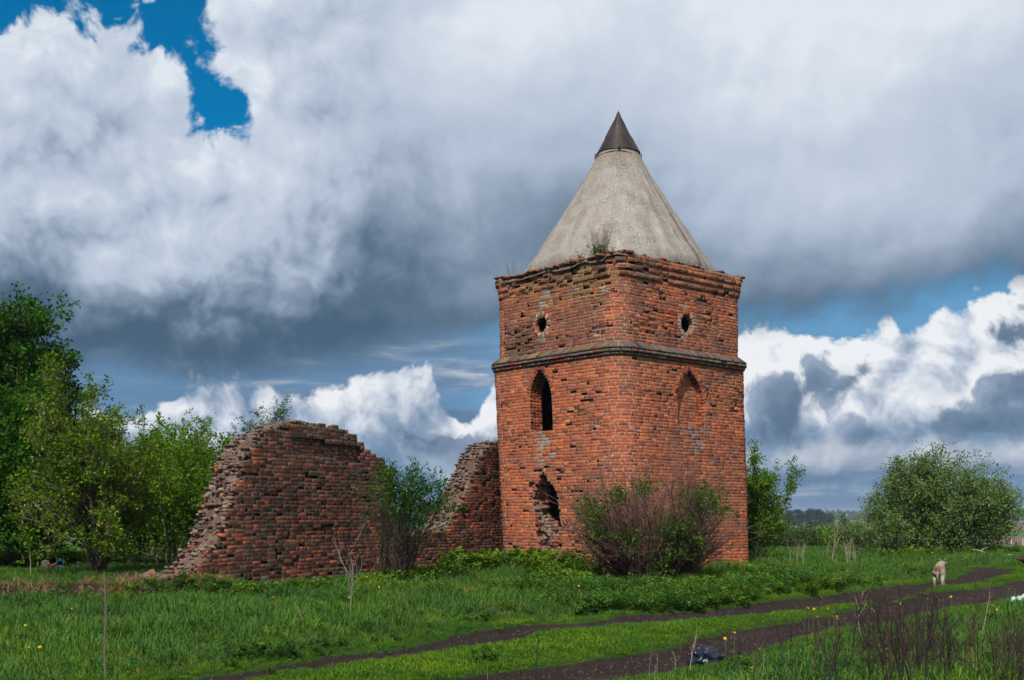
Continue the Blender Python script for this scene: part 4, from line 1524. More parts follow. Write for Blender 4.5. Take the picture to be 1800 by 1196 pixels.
def seeds(root, A, D, rng):
    """hanging bunches of dry winged seeds"""
    g = Geo()
    m = rng.permutation(len(A))[:420]
    for a in A[m]:
        if a[0] > 0.9 or rng.random() < 0.3: continue
        k = 7
        c = a + np.array([0, 0, -0.05]) + rng.normal(0, 0.03, (k, 3)) * np.array([1, 1, 2.0])
        leaves(g, c, np.tile([0, 0, -1.0], (k, 1)), 0.055, rng, [(0.36, 0.27, 0.19), (0.28, 0.20, 0.15), (0.42, 0.33, 0.25)], droop=0.8, wid=0.4)
    add('seed_bunches', g.mesh('seed_bunches'), M_LEAF, root)


def build_trees():
    SP_BIG = [dict(n=10, wob=0.05, up=0.06, tip=0.25, kids=19, ang=66, ratio=0.52, taper=0.62, rr=0.42, sides=7, **{'from': 0.16}),
              dict(n=7, wob=0.10, up=0.05, kids=9, ang=48, ratio=0.50, taper=0.3, rr=0.55, sides=4, **{'from': 0.2}),
              dict(n=5, wob=0.16, up=0.03, kids=5, ang=42, ratio=0.50, rr=0.5, sides=3, leaf=7, **{'from': 0.15}),
              dict(n=4, wob=0.2, up=-0.02, sides=3, leaf=16)]
    x, y, z = at_px(-58, 33.0)
    tree('broadleaf_tree', (x, y, z), 'tallest dark green tree, cut by the left edge of the photograph', 'tree', 101, SP_BIG, 7.3, 0.24, DARKG, 0.12, 4, 0.10, cap=76000, fill=[(0.5, 0, 4.0, 2.2, 2.4, 2.3, 9000), (0.3, 0, 6.1, 1.7, 1.9, 1.2, 2600), (2.0, 0.2, 5.9, 1.2, 0.9, 0.34, 800), (2.1, 0.2, 4.9, 1.3, 0.9, 0.34, 800), (1.5, 0, 6.9, 1.0, 0.8, 0.32, 600)])
    x, y, z = at_px(-60, 28.0)
    SP_LOW = [dict(n=7, wob=0.08, up=0.08, tip=0.3, kids=12, ang=58, ratio=0.6, taper=0.5, rr=0.5, sides=5, **{'from': 0.08}),
              dict(n=6, wob=0.12, up=0.06, kids=8, ang=45, ratio=0.55, taper=0.3, rr=0.55, sides=4, **{'from': 0.15}),
              dict(n=4, wob=0.2, up=0.02, sides=3, leaf=22)]
    tree('broadleaf_tree', (x, y, z), 'dense low dark tree under the tallest one, left of the seed-hung maple', 'tree', 102, SP_LOW, 4.4, 0.12, DARKG, 0.11, 7, 0.10, cap=40000, fill=[(0.6, 0, 2.2, 1.9, 1.5, 2.1, 6000)])
    x, y, z = at_px(70, 36.0)
    tree('broadleaf_tree', (x, y, z), 'shaded dark tree filling the gap behind the seed-hung maple', 'tree', 103, SP_LOW, 5.4, 0.14, DARKG, 0.12, 6, 0.11, cap=46000, fill=[(0, 0, 2.6, 2.3, 1.6, 2.5, 6500)])
    # the maple hung with dry seeds
    SP_MAP = [dict(n=8, wob=0.06, up=0.10, tip=0.3, kids=15, ang=48, ratio=0.60, taper=0.45, rr=0.55, sides=6, tone=(0.06, 0.048, 0.04), **{'from': 0.05}),
              dict(n=7, wob=0.10, up=0.13, kids=9, ang=36, ratio=0.46, taper=0.35, rr=0.5, sides=4, tone=(0.13, 0.10, 0.08), **{'from': 0.2}),
              dict(n=4, wob=0.14, up=0.08, kids=4, ang=40, ratio=0.5, rr=0.5, sides=3, leaf=9, tone=(0.16, 0.12, 0.10), **{'from': 0.2}),
              dict(n=3, wob=0.2, up=0.03, sides=3, leaf=20, tone=(0.16, 0.12, 0.10))]
    x, y, z = at_px(172, 25.3)
    tree('maple_tree', (x, y, z), 'young maple with forked trunk and bunches of dry seeds, left of the ruin', 'tree', 104, SP_MAP, 3.3, 0.085, MAPLE, 0.075, 6, 0.06, stems=4, fan=0.42, wid=0.5, extra=seeds, cap=36000, stem_spread=0.06)
    # upright young trees behind the left end of the ruin
    SP_UP = [dict(n=8, wob=0.05, up=0.12, tip=0.25, kids=14, ang=34, ratio=0.45, taper=0.35, rr=0.45, sides=5, tone=(0.17, 0.15, 0.12), leaf=4, **{'from': 0.12}),
             dict(n=5, wob=0.10, up=0.14, kids=5, ang=36, ratio=0.5, rr=0.5, sides=3, leaf=12, tone=(0.16, 0.14, 0.11), **{'from': 0.2}),
             dict(n=3, wob=0.15, up=0.10, sides=3, leaf=22)]
    for k, (px, Y, L, lab) in enumerate([(262, 33.0, 2.85, 'slim upright young tree just right of the seed-hung maple'),
                                         (312, 35.0, 2.95, 'upright leafy young tree midway between the seed-hung maple and the ruin'),
                                         (362, 36.5, 3.15, 'upright leafy young tree touching the ruin\'s left shoulder'),
                                         (405, 39.0, 3.1, 'thin pale-stemmed tree half hidden by the ruin\'s left shoulder')]):
        x, y, z = at_px(px, Y)
        tree('young_tree', (x, y, z), lab, 'tree', 110 + k, SP_UP, L, 0.05, FRESH if k != 2 else MAPLE, 0.09, 4, 0.075, 'upright young trees behind the ruin', stems=4, fan=0.22, cap=17000, stem_spread=0.25)
    SP_BUSH = [dict(n=6, wob=0.1, up=0.10, tip=0.3, kids=8, ang=42, ratio=0.6, taper=0.3, rr=0.5, sides=4, leaf=6, **{'from': 0.1}),
               dict(n=4, wob=0.14, up=0.06, kids=4, ang=40, ratio=0.55, rr=0.5, sides=3, leaf=14, **{'from': 0.15}),
               dict(n=3, wob=0.2, up=0.03, sides=3, leaf=22)]
    for k, (px, Y, L, lab) in enumerate([(225, 30.0, 2.2, 'bright green thicket bush behind the seed-hung maple trunk'), (300, 29.5, 2.5, 'bright green bush just left of the ruin\'s broken end'), (345, 31.0, 2.7, 'bright green bush pressed against the ruin\'s broken end')]):
        x, y, z = at_px(px, Y)
        tree('bush', (x, y, z), lab, 'bush', 120 + k, SP_BUSH, L, 0.03, FRESH, 0.085, 3, 0.08, 'bushes left of the ruin', stems=8, fan=0.5, cap=13000, stem_spread=0.3)
    # birch beyond the crown of the ruin
    SP_BI = [dict(n=9, wob=0.04, up=0.08, tip=0.2, kids=16, ang=40, ratio=0.40, taper=0.4, rr=0.4, sides=5, tone=(0.45, 0.43, 0.40), **{'from': 0.25}),
             dict(n=6, wob=0.12, up=-0.02, kids=6, ang=35, ratio=0.5, rr=0.5, sides=3, leaf=9, tone=(0.2, 0.17, 0.15), **{'from': 0.2}),
             dict(n=4, wob=0.15, up=-0.10, sides=3, leaf=22, tone=(0.16, 0.13, 0.11))]
    for (px, Y, L, sd_, lab) in ((448, 37.0, 4.1, 131, 'birch whose feathery top shows over the ruin\'s left shoulder'), (492, 40.0, 4.55, 132, 'birch whose blue-green sprays show over the ruin\'s crown'), (566, 42.0, 4.2, 133, 'birch barely peeping over the right of the ruin\'s crown')):
        x, y, z = at_px(px, Y)
        tree('birch_tree', (x, y, z), lab, 'tree', sd_, SP_BI, L, 0.06, [(0.05, 0.10, 0.035), (0.06, 0.12, 0.045), (0.04, 0.085, 0.03)], 0.075, 4, 0.06, 'birches behind the ruin', cap=14000, lean=(0.05, 0))
    # small sapling under the dark trees
    x, y, z = at_px(54, 24.2)
    tree('sapling', (x, y, z), 'thin pale-stemmed sapling at the far left in front of the dark trees', 'sapling', 140, [dict(n=6, wob=0.06, up=0.1, kids=6, ang=40, ratio=0.5, rr=0.6, sides=4, tone=(0.25, 0.22, 0.18), **{'from': 0.5}), dict(n=4, wob=0.15, up=0.03, sides=3, leaf=18)], 0.95, 0.014, FRESH, 0.08, 4, 0.07)
    # low greenery in the shade left of the ruin
    # right of the tower
    SP_R = [dict(n=8, wob=0.06, up=0.08, tip=0.25, kids=12, ang=34, ratio=0.34, taper=0.3, rr=0.5, sides=4, leaf=4, tone=(0.2, 0.17, 0.13), **{'from': 0.12}),
            dict(n=5, wob=0.1, up=0.12, kids=4, ang=36, ratio=0.5, rr=0.5, sides=3, leaf=14, **{'from': 0.2}),
            dict(n=3, wob=0.15, up=0.08, sides=3, leaf=24)]
    x, y, z = at_px(1322, 41.0)
    tree('young_tree', (x, y, z), 'fresh green many-stemmed young tree touching the tower\'s right edge', 'tree', 150, SP_R, 3.15, 0.035, FRESH, 0.085, 4, 0.075, stems=9, fan=0.16, cap=34000, stem_spread=0.35, lean=(0.05, 0), fill=[(0.2, 0, 1.2, 0.95, 0.9, 1.0, 2600), (0.0, 0, 2.2, 0.45, 0.5, 0.9, 700)])
    # the wide apple tree
    SP_A = [dict(n=6, wob=0.10, up=0.04, tip=0.4, kids=9, ang=50, ratio=0.66, taper=0.35, rr=0.6, sides=5, **{'from': 0.12}),
            dict(n=6, wob=0.14, up=0.05, kids=9, ang=45, ratio=0.55, taper=0.3, rr=0.5, sides=4, **{'from': 0.12}),
            dict(n=4, wob=0.2, up=0.03, kids=4, ang=40, ratio=0.55, rr=0.5, sides=3, leaf=8, **{'from': 0.1}),
            dict(n=3, wob=0.22, up=0.02, sides=3, leaf=18)]
    x, y, z = at_px(1645, 49.0)
    def dome(A, rng):
        q = ((A[:, 0] - 0.15) / 3.45) ** 2 + ((A[:, 1]) / 3.4) ** 2 + ((A[:, 2] - 0.3) / 4.35) ** 2
        return (q < 1.1 + 0.12 * rng.normal(size=len(A)))
    tree('apple_tree', (x, y, z), 'wide domed grey-green apple tree standing alone at the right', 'tree', 160, SP_A, 3.0, 0.10, APPLE, 0.10, 4, 0.09, stems=7, fan=0.95, keep=dome, cap=88000, stem_spread=0.3, fill=[(0.25, 0, 1.7, 3.0, 2.9, 2.75, 12500), (2.4, 0, 1.9, 1.35, 1.6, 1.3, 2500), (-1.9, 0, 1.3, 1.6, 1.6, 1.5, 3000)])
    x, y, z = at_px(1528, 47.0)
    tree('bush', (x, y, z), 'low grey-green bush spreading at the left foot of the apple tree', 'bush', 161, SP_BUSH, 1.25, 0.025, APPLE, 0.085, 4, 0.08, stems=12, fan=0.75, cap=13000, stem_spread=0.7)
    # shrub growing against the ruin
    SP_S = [dict(n=9, wob=0.10, up=0.05, tip=0.3, kids=10, ang=36, ratio=0.42, taper=0.35, rr=0.6, sides=4, tone=(0.055, 0.042, 0.036), **{'from': 0.25}),
            dict(n=5, wob=0.14, up=0.05, kids=5, ang=36, ratio=0.5, rr=0.5, sides=3, leaf=4, tone=(0.065, 0.050, 0.043), **{'from': 0.2}),
            dict(n=3, wob=0.18, up=0.04, sides=3, leaf=26, tone=(0.075, 0.058, 0.05))]
    x, y, z = at_px(690, 26.6)
    def part_leafy(A, rng):
        p = np.clip(0.04 + 0.55 * (A[:, 2] - 1.5) + 0.25 * A[:, 0], 0.02, 0.8)
        return rng.random(len(A)) < p
    tree('shrub', (x, y, z), 'leaning shrub with bare lower twigs growing against the low middle of the ruined wall', 'shrub', 170, SP_S, 2.25, 0.026, DARKG, 0.07, 3, 0.05, stems=24, fan=0.17, lean=(0.12, 0.05), keep=part_leafy, cap=8500, stem_spread=0.25, bark=M_TWIG)
    # the brown twiggy bush before the tower
    SP_D = [dict(n=9, wob=0.09, up=0.01, tip=0.4, kids=9, ang=28, ratio=0.44, taper=0.3, rr=0.62, sides=4, tone=(0.105, 0.064, 0.050), **{'from': 0.22}),
            dict(n=6, wob=0.13, up=0.03, kids=4, ang=34, ratio=0.5, rr=0.7, tip=0.6, sides=3, leaf=2.0, tone=(0.135, 0.080, 0.062), **{'from': 0.15}),
            dict(n=4, wob=0.16, up=0.02, sides=3, tip=0.6, leaf=18, tone=(0.15, 0.092, 0.073))]
    Y = 28.6
    x, y, z = at_px(1150, Y)
    centers = [(-1.62, 1.85, 0.36), (-1.45, 1.3, 0.30), (-1.95, 0.72, 0.30), (-0.95, 2.25, 0.26), (-0.25, 2.45, 0.22), (0.35, 1.35, 0.45), (0.55, 1.0, 0.45), (1.0, 2.15, 0.35), (1.3, 2.0, 0.25), (-1.7, 0.25, 0.3), (0.1, 0.5, 0.4), (-0.75, 1.1, 0.3)]
    def patches(A, rng):
        k = np.zeros(len(A))
        for (cx, cz, rr) in centers:
            k = np.maximum(k, np.exp(-(((A[:, 0] - cx) ** 2 + (A[:, 2] - cz) ** 2) / rr ** 2) ** 1.5))
        return rng.random(len(A)) < k * 0.42 + 0.006
    tree('twiggy_bush', (x, y, z), 'large brown twiggy bush with a few green sprays in front of the tower', 'bush', 180, SP_D, 2.85, 0.023, FRESH[:1] + DARKG[:3], 0.075, 3, 0.05, stems=140, fan=0.82, keep=patches, stem_spread=0.55, bark=M_TWIG, cap=15000, ragged=True, fill=[(cx, 0.35 * math.sin(i * 2.1), cz, rr * 0.95, rr * 0.8, rr, int(900 * rr)) for i, (cx, cz, rr) in enumerate(centers)])
    # growth on the tower's top
    o = T0 + UL * 1.0 + UR * 0.32
    SP_T = [dict(n=6, wob=0.08, up=0.06, kids=6, ang=24, ratio=0.5, rr=0.6, sides=3, tone=(0.20, 0.14, 0.12), **{'from': 0.3}), dict(n=4, wob=0.14, up=0.05, sides=3, leaf=9, tone=(0.22, 0.16, 0.14))]
    tree('dry_plant', (o[0], o[1], 8.86), 'brown dry plant with a green foot on the tower ledge near its front corner', 'plant', 190, SP_T, 0.85, 0.010, [(0.05, 0.11, 0.02), (0.07, 0.13, 0.02)], 0.06, 12, 0.06, 'plants on the tower ledge', stems=16, fan=0.35, bark=M_TWIG, stem_spread=0.10, keep=lambda A, rng: A[:, 2] < 0.30, fill=[(0, -0.05, 0.12, 0.22, 0.16, 0.15, 60)])
    o = T0 + UL * 4.55 + UR * 0.2
    tree('dry_plant', (o[0], o[1], 8.85), 'bare grey weed stalks on the tower ledge at its far left corner', 'plant', 191, SP_T, 0.5, 0.006, DARKG, 0.04, 2, 0.04, 'plants on the tower ledge', stems=9, fan=0.35, bark=M_TWIG, stem_spread=0.16, keep=lambda A, rng: A[:, 2] < 0.14, fill=[(0, 0, 0.05, 0.16, 0.1, 0.08, 20)])
    o = T0 + UR * 3.55 + UL * 0.25
    tree('ledge_plant', (o[0], o[1], 8.88), 'small green weed on the right ledge of the tower at the cone\'s foot', 'plant', 192, SP_T, 0.24, 0.004, FRESH, 0.06, 3, 0.05, 'plants on the tower ledge', stems=8, fan=0.5, bark=M_TWIG, stem_spread=0.10)
    for k, (uu, w) in enumerate(((1.55, 0.3), (2.1, 0.28), (0.75, 0.36))):
        o = T0 + UL * uu + UR * w
        tree('ledge_plant', (o[0], o[1], 8.84), ('low green tuft halfway along the broken left ledge of the tower', 'low green tuft on the tower\'s left ledge, between two other tufts', 'low green tuft beside the dry plant on the tower ledge')[(1, 0, 2)[k]], 'plant', 193 + k, SP_T, 0.14, 0.004, DARKG, 0.06, 6, 0.05, 'plants on the tower ledge', stems=8, fan=0.6, bark=M_TWIG, stem_spread=0.12)


build_trees()


def build_far():
    """valley bushes, pines, woods on the horizon"""
    rng = np.random.default_rng(300)
    # prototypes
    def blob_bush(seed, R, h, n, size, tones):
        r = np.random.default_rng(seed)
        g = Geo()
        d = r.normal(0, 1, (n, 3)); d /= np.linalg.norm(d, axis=1)[:, None]
        rad = (0.45 + 0.55 * r.random(n) ** 0.5)
        c = d * rad[:, None] * np.array([R, R, h / 2]) + np.array([0, 0, h / 2])
        c *= (1 + 0.22 * np.sin(d[:, 0:1] * 5 + seed) * np.cos(d[:, 2:3] * 4 + seed))
        c[:, 2] = np.abs(c[:, 2])
        leaves(g, c, d, size, r, tones, wid=0.9, droop=0)
        return g.mesh('bush_crown')
    olive = [(0.055, 0.075, 0.022), (0.07, 0.085, 0.03), (0.045, 0.065, 0.022)]
    willow = [(0.060, 0.085, 0.035), (0.075, 0.10, 0.045), (0.05, 0.075, 0.03)]
    protos = [blob_bush(1, 2.2, 3.2, 2600, 0.24, olive), blob_bush(2, 2.6, 3.6, 2800, 0.25, willow), blob_bush(3, 2.0, 3.0, 2400, 0.24, FRESH)]
    spots = [(1345, 66, 950, 0, 'olive bush hugging the foot of the young tree right of the tower'), (1378, 74, 935, 1, 'grey-green willow bush under the first dark pine'), (1412, 84, 930, 0, 'olive bush below the gap between the second and third pines'),
             (1440, 72, 947, 2, 'bright green bush in front of the dip, left of the teal roof'), (1462, 92, 926, 2, 'round bright green bush below the brownish pine'), (1494, 82, 942, 1, 'grey-green willow bush just behind the teal-roofed shed'),
             (1522, 96, 925, 2, 'bright green bush against the left side of the apple tree'), (1402, 62, 960, 1, 'lowest grey-green bush at the near edge of the dip'), (1430, 115, 922, 1, 'farthest willow bush, directly under the tallest pine'),
             (1505, 118, 928, 0, 'olive bush at the far edge of the dip under the thin pole')]
    for k, (px, Y, top, kind, lab) in enumerate(spots):
        x, y, z = at_px(px, Y)
        zt = EYE - (top + 9 - HOR) / F * Y
        h = max(1.2, zt - z)
        root = thing('valley_bush', (x, y, z), lab, 'bush', 'bushes in the dip')
        me = protos[kind]
        o = add('crown', me, M_LEAF, root)
        hh = (3.2, 3.6, 3.0)[kind]
        o.scale = (h / hh * 0.9 + 0.2, h / hh * 0.9 + 0.2, h / hh)
        o.rotation_euler = (0, 0, rng.random() * 6.28)
    # pines
    g = Geo(); r = np.random.default_rng(5)
    for k in range(46):
        t = r.random(); zz = 3.2 + t * 8.3
        rr = (2.9 - 1.9 * t ** 1.6) * (0.3 + 0.7 * r.random())
        a = r.random() * 6.28
        c = np.array([math.cos(a) * rr, math.sin(a) * rr, zz])
        n = 80
        p = c + r.normal(0, 1, (n, 3)) * np.array([0.8, 0.8, 0.36])
        leaves(g, p, np.tile([0, 0, 0.3], (n, 1)), 0.55, r, [(0.022, 0.042, 0.024), (0.030, 0.052, 0.026), (0.018, 0.034, 0.022)], wid=0.7, droop=-0.2)
    pine_c = g.mesh('pine_crown')
    g = Geo(); g.tube([(0, 0, -0.5), (0.1, 0, 4), (0, 0.1, 8), (0, 0, 11)], [0.28, 0.24, 0.16, 0.05], 6, (0.16, 0.09, 0.06))
    pine_t = g.mesh('pine_trunk')
    lab = ['first dark pine right of the tower, half behind the young tree', 'dark pine second from the tower', 'dark pine third from the tower, twin tops merging', 'tallest dark pine of the far clump', 'dark pine just left of the brownish one', 'brownish pine at the right end of the far clump', 'low dark pine by the far mast, nearest the apple tree']
    for k, (px, top, Y) in enumerate([(1388, 898, 620), (1404, 896, 640), (1424, 895, 650), (1437, 896, 640), (1446, 901, 660), (1459, 903, 680), (1484, 908, 700)]):
        x, y, z = at_px(px, Y)
        zt = EYE - (top - HOR) / F * Y
        s = (zt - z) / 11.6
        root = thing('pine_tree', (x, y, z), lab[k], 'tree', 'far pines')
        a = add('crown', pine_c, M_LEAF, root); b = add('trunk', pine_t, M_BARK, root)
        for o in (a, b):
            o.scale = (s * 1.1, s * 1.1, s); o.rotation_euler = (0, 0, rng.random() * 6.28)
    # far broadleaf trees seen through the gap in the wall
    me = blob_bush(9, 6.0, 15.0, 2600, 1.1, [(0.035, 0.07, 0.03), (0.045, 0.085, 0.03), (0.03, 0.06, 0.028)])
    g = Geo(); g.tube([(0, 0, -1), (0, 0, 8)], [0.4, 0.2], 6, (0.2, 0.18, 0.15))
    tr = g.mesh('far_trunk')
    for k, px in enumerate((722, 735, 746, 757, 768, 779, 791, 802)):
        Y = 1000 + 40 * (k % 3)
        x, y, z = at_px(px, Y)
        root = thing('far_tree', (x, y, z), 'far blue-green tree on the field edge seen through the gap in the wall', 'tree', 'far trees in the wall\'s gap')
        s = 0.85 + 0.35 * rng.random()
        for o in (add('crown', me, M_LEAF, root), add('trunk', tr, M_BARK, root)):
            o.scale = (s, s, s * 1.15); o.rotation_euler = (0, 0, rng.random() * 6.28)
    # forest along the horizon
    g = Geo(); r = np.random.default_rng(77)
    for row, (Y0, hh) in enumerate(((1560, 12.5), (1640, 13.5), (1720, 14.5))):
        for px in np.arange(-250, 2050, 4.6):
            pxx = px + r.normal(0, 1.5)
            Y = Y0 + r.normal(0, 12)
            x = (pxx - 900) / F * Y
            z = gz(x, Y)
            h = hh * (0.85 + 0.3 * r.random()) * (1.0 + 0.18 * fn(px * 0.012, row))
            w = 2.4 + 1.2 * r.random()
            n = 7
            a = np.arange(n) / n * 6.283 + r.random()
            ring0 = np.stack([x + np.cos(a) * w, Y + np.sin(a) * w, np.full(n, z - 1)], -1)
            ring1 = np.stack([x + np.cos(a) * w * 1.05, Y + np.sin(a) * w * 1.05, z + h * (0.35 + 0.1 * r.random(n))], -1)
            ring2 = np.stack([x + np.cos(a) * w * 0.6, Y + np.sin(a) * w * 0.6, z + h * (0.72 + 0.1 * r.random(n))], -1)
            v = np.concatenate([ring0, ring1, ring2, [[x, Y, z + h]]])
            j = np.arange(n); kx = (j + 1) % n
            q = np.concatenate([np.stack([j, kx, n + kx, n + j], -1), np.stack([n + j, n + kx, 2 * n + kx, 2 * n + j], -1)])
            t = np.stack([2 * n + j, 2 * n + kx, np.full(n, 3 * n)], -1)
            g.put(v, q, t, np.array((0.028, 0.048, 0.026)) * (0.7 + 0.6 * r.random()))
    o = add('far_forest', g.mesh('far_forest'), M_LEAF, kind='stuff')
    o['label'] = 'dark blue band of forest along the horizon'


build_far()

# ------------------------------------------------------------------ grass and weeds
PROTO = {}


def scatter(name, protos, pts, rot, scl, idx, label):
    pts = np.asarray(pts, np.float32)
    me = bpy.data.meshes.new(name)
    me.vertices.add(len(pts))
    me.vertices.foreach_set('co', pts.ravel())
    a = me.attributes.new('rot', 'FLOAT_VECTOR', 'POINT'); a.data.foreach_set('vector', np.asarray(rot, np.float32).ravel())
    a = me.attributes.new('scl', 'FLOAT_VECTOR', 'POINT'); a.data.foreach_set('vector', np.asarray(scl, np.float32).ravel())
    a = me.attributes.new('idx', 'INT', 'POINT'); a.data.foreach_set('value', np.asarray(idx, np.int32))
    o = bpy.data.objects.new(name, me)
    COL.objects.link(o)
    o['kind'] = 'stuff'; o['label'] = label
    pc = bpy.data.collections.new(name + '_sources')
    for k, m in enumerate(protos):
        po = bpy.data.objects.new('%s_source_%02d' % (name, k), m)
        pc.objects.link(po)
    ng = bpy.data.node_groups.new(name, 'GeometryNodeTree')
    ng.interface.new_socket('Geometry', in_out='INPUT', socket_type='NodeSocketGeometry')
    ng.interface.new_socket('Geometry', in_out='OUTPUT', socket_type='NodeSocketGeometry')
    nd = ng.nodes; lk = ng.links
    gi = nd.new('NodeGroupInput'); go = nd.new('NodeGroupOutput')
    iop = nd.new('GeometryNodeInstanceOnPoints')
    ci = nd.new('GeometryNodeCollectionInfo')
    ci.inputs['Collection'].default_value = pc
    ci.inputs['Separate Children'].default_value = True
    ci.inputs['Reset Children'].default_value = True
    def named(n, t):
        q = nd.new('GeometryNodeInputNamedAttribute'); q.data_type = t
        q.inputs['Name'].default_value = n
        return [s for s in q.outputs if s.enabled and s.name == 'Attribute'][0]
    lk.new(gi.outputs[0], iop.inputs['Points'])
    lk.new(ci.outputs[0], iop.inputs['Instance'])
    iop.inputs['Pick Instance'].default_value = True
    lk.new(named('idx', 'INT'), iop.inputs['Instance Index'])
    lk.new(named('rot', 'FLOAT_VECTOR'), iop.inputs['Rotation'])
    lk.new(named('scl', 'FLOAT_VECTOR'), iop.inputs['Scale'])
    lk.new(iop.outputs[0], go.inputs[0])
    md = o.modifiers.new('scatter', 'NODES')
    md.node_group = ng
    return o


def tuft(seed, blades, length, width, spread, tones, lean=0.35, mat=None):
    r = np.random.default_rng(seed)
    g = Geo()
    for k in range(blades):
        a = r.random() * 6.283; L = length * (0.5 + 0.65 * r.random()); w = width * (0.7 + 0.6 * r.random())
        base = np.array([r.normal(0, spread), r.normal(0, spread), -0.01])
        out = np.array([math.cos(a), math.sin(a), 0]); side = np.array([-math.sin(a), math.cos(a), 0])
        b = lean * (0.3 + 1.2 * r.random())
        pts = [base, base + out * L * b * 0.22 + np.array([0, 0, L * 0.5]), base + out * L * b * 0.62 + np.array([0, 0, L * (0.86 - 0.15 * b)]), base + out * L * b * 1.15 + np.array([0, 0, L * (1.0 - 0.38 * b)])]
        ws = [w, w * 0.95, w * 0.65]
        v = []
        for p, ww in zip(pts[:3], ws): v += [p - side * ww / 2, p + side * ww / 2]
        v.append(pts[3])
        t = np.array(tones[r.integers(0, len(tones))]) * (0.8 + 0.4 * r.random())
        g.put(v, [(0, 1, 3, 2), (2, 3, 5, 4)], [(4, 5, 6)], t)
    me = g.mesh('tuft')
    me.materials.append(mat or M_GRASS)
    return me


def weed(seed, stems, h, leaf, tones, wid=0.7, pairs=6):
    r = np.random.default_rng(seed)
    g = Geo()
    for k in range(stems):
        a = r.random() * 6.283; lean = 0.35 * r.random()
        b = np.array([r.normal(0, 0.06), r.normal(0, 0.06), -0.02])
        hh = h * (0.6 + 0.5 * r.random())
        tip = b + np.array([math.cos(a) * lean * hh, math.sin(a) * lean * hh, hh])
        pts = [b, (b + tip) / 2, tip]
        g.tube(pts, [0.004, 0.003, 0.002], 3, (0.06, 0.09, 0.02))
        n = pairs * 2 + 2
        t = 0.25 + 0.75 * np.arange(n) / (n - 1)
        c = b + (tip - b) * t[:, None]
        ang = np.arange(n) * 1.9 + r.random() * 6
        d = np.stack([np.cos(ang), np.sin(ang), np.full(n, 0.15)], -1)
        leaves(g, c, d * 1.6, leaf, r, tones, wid=wid, face_up=1.6, droop=0.1, tone_var=0.18)
    me = g.mesh('weed'); me.materials.append(M_GRASS)
    return me


def polar(n, y0, y1, rng, half=0.50, power=0.0):
    """points in the sector in front of the camera, as many per row of the picture near as far"""
    u = rng.random(n)
    Y = y0 + (y1 - y0) * u if power == 0 else (y0 ** power + (y1 ** power - y0 ** power) * u) ** (1 / power)
    X = (rng.random(n) * 2 - 1) * half * Y
    return X, Y


def wall_clear(X, Y):
    s = (X - WA[0]) * WD[0] + (Y - WA[1]) * WD[1]
    t = (X - WA[0]) * WN[0] + (Y - WA[1]) * WN[1]
    inw = (s > -0.7) & (s < 14) & (t < np.where(s > 7.4, -0.25, 0.05)) & (t > -1.3)
    rel = np.stack([X - T0[0], Y - T0[1]], -1)
    u = rel @ UL; v = rel @ UR
    int_ = (u > -0.02) & (u < WL) & (v > -0.02) & (v < WR) & ~((u < 0.25) & (v < 0.25))
    return ~(inw | int_)


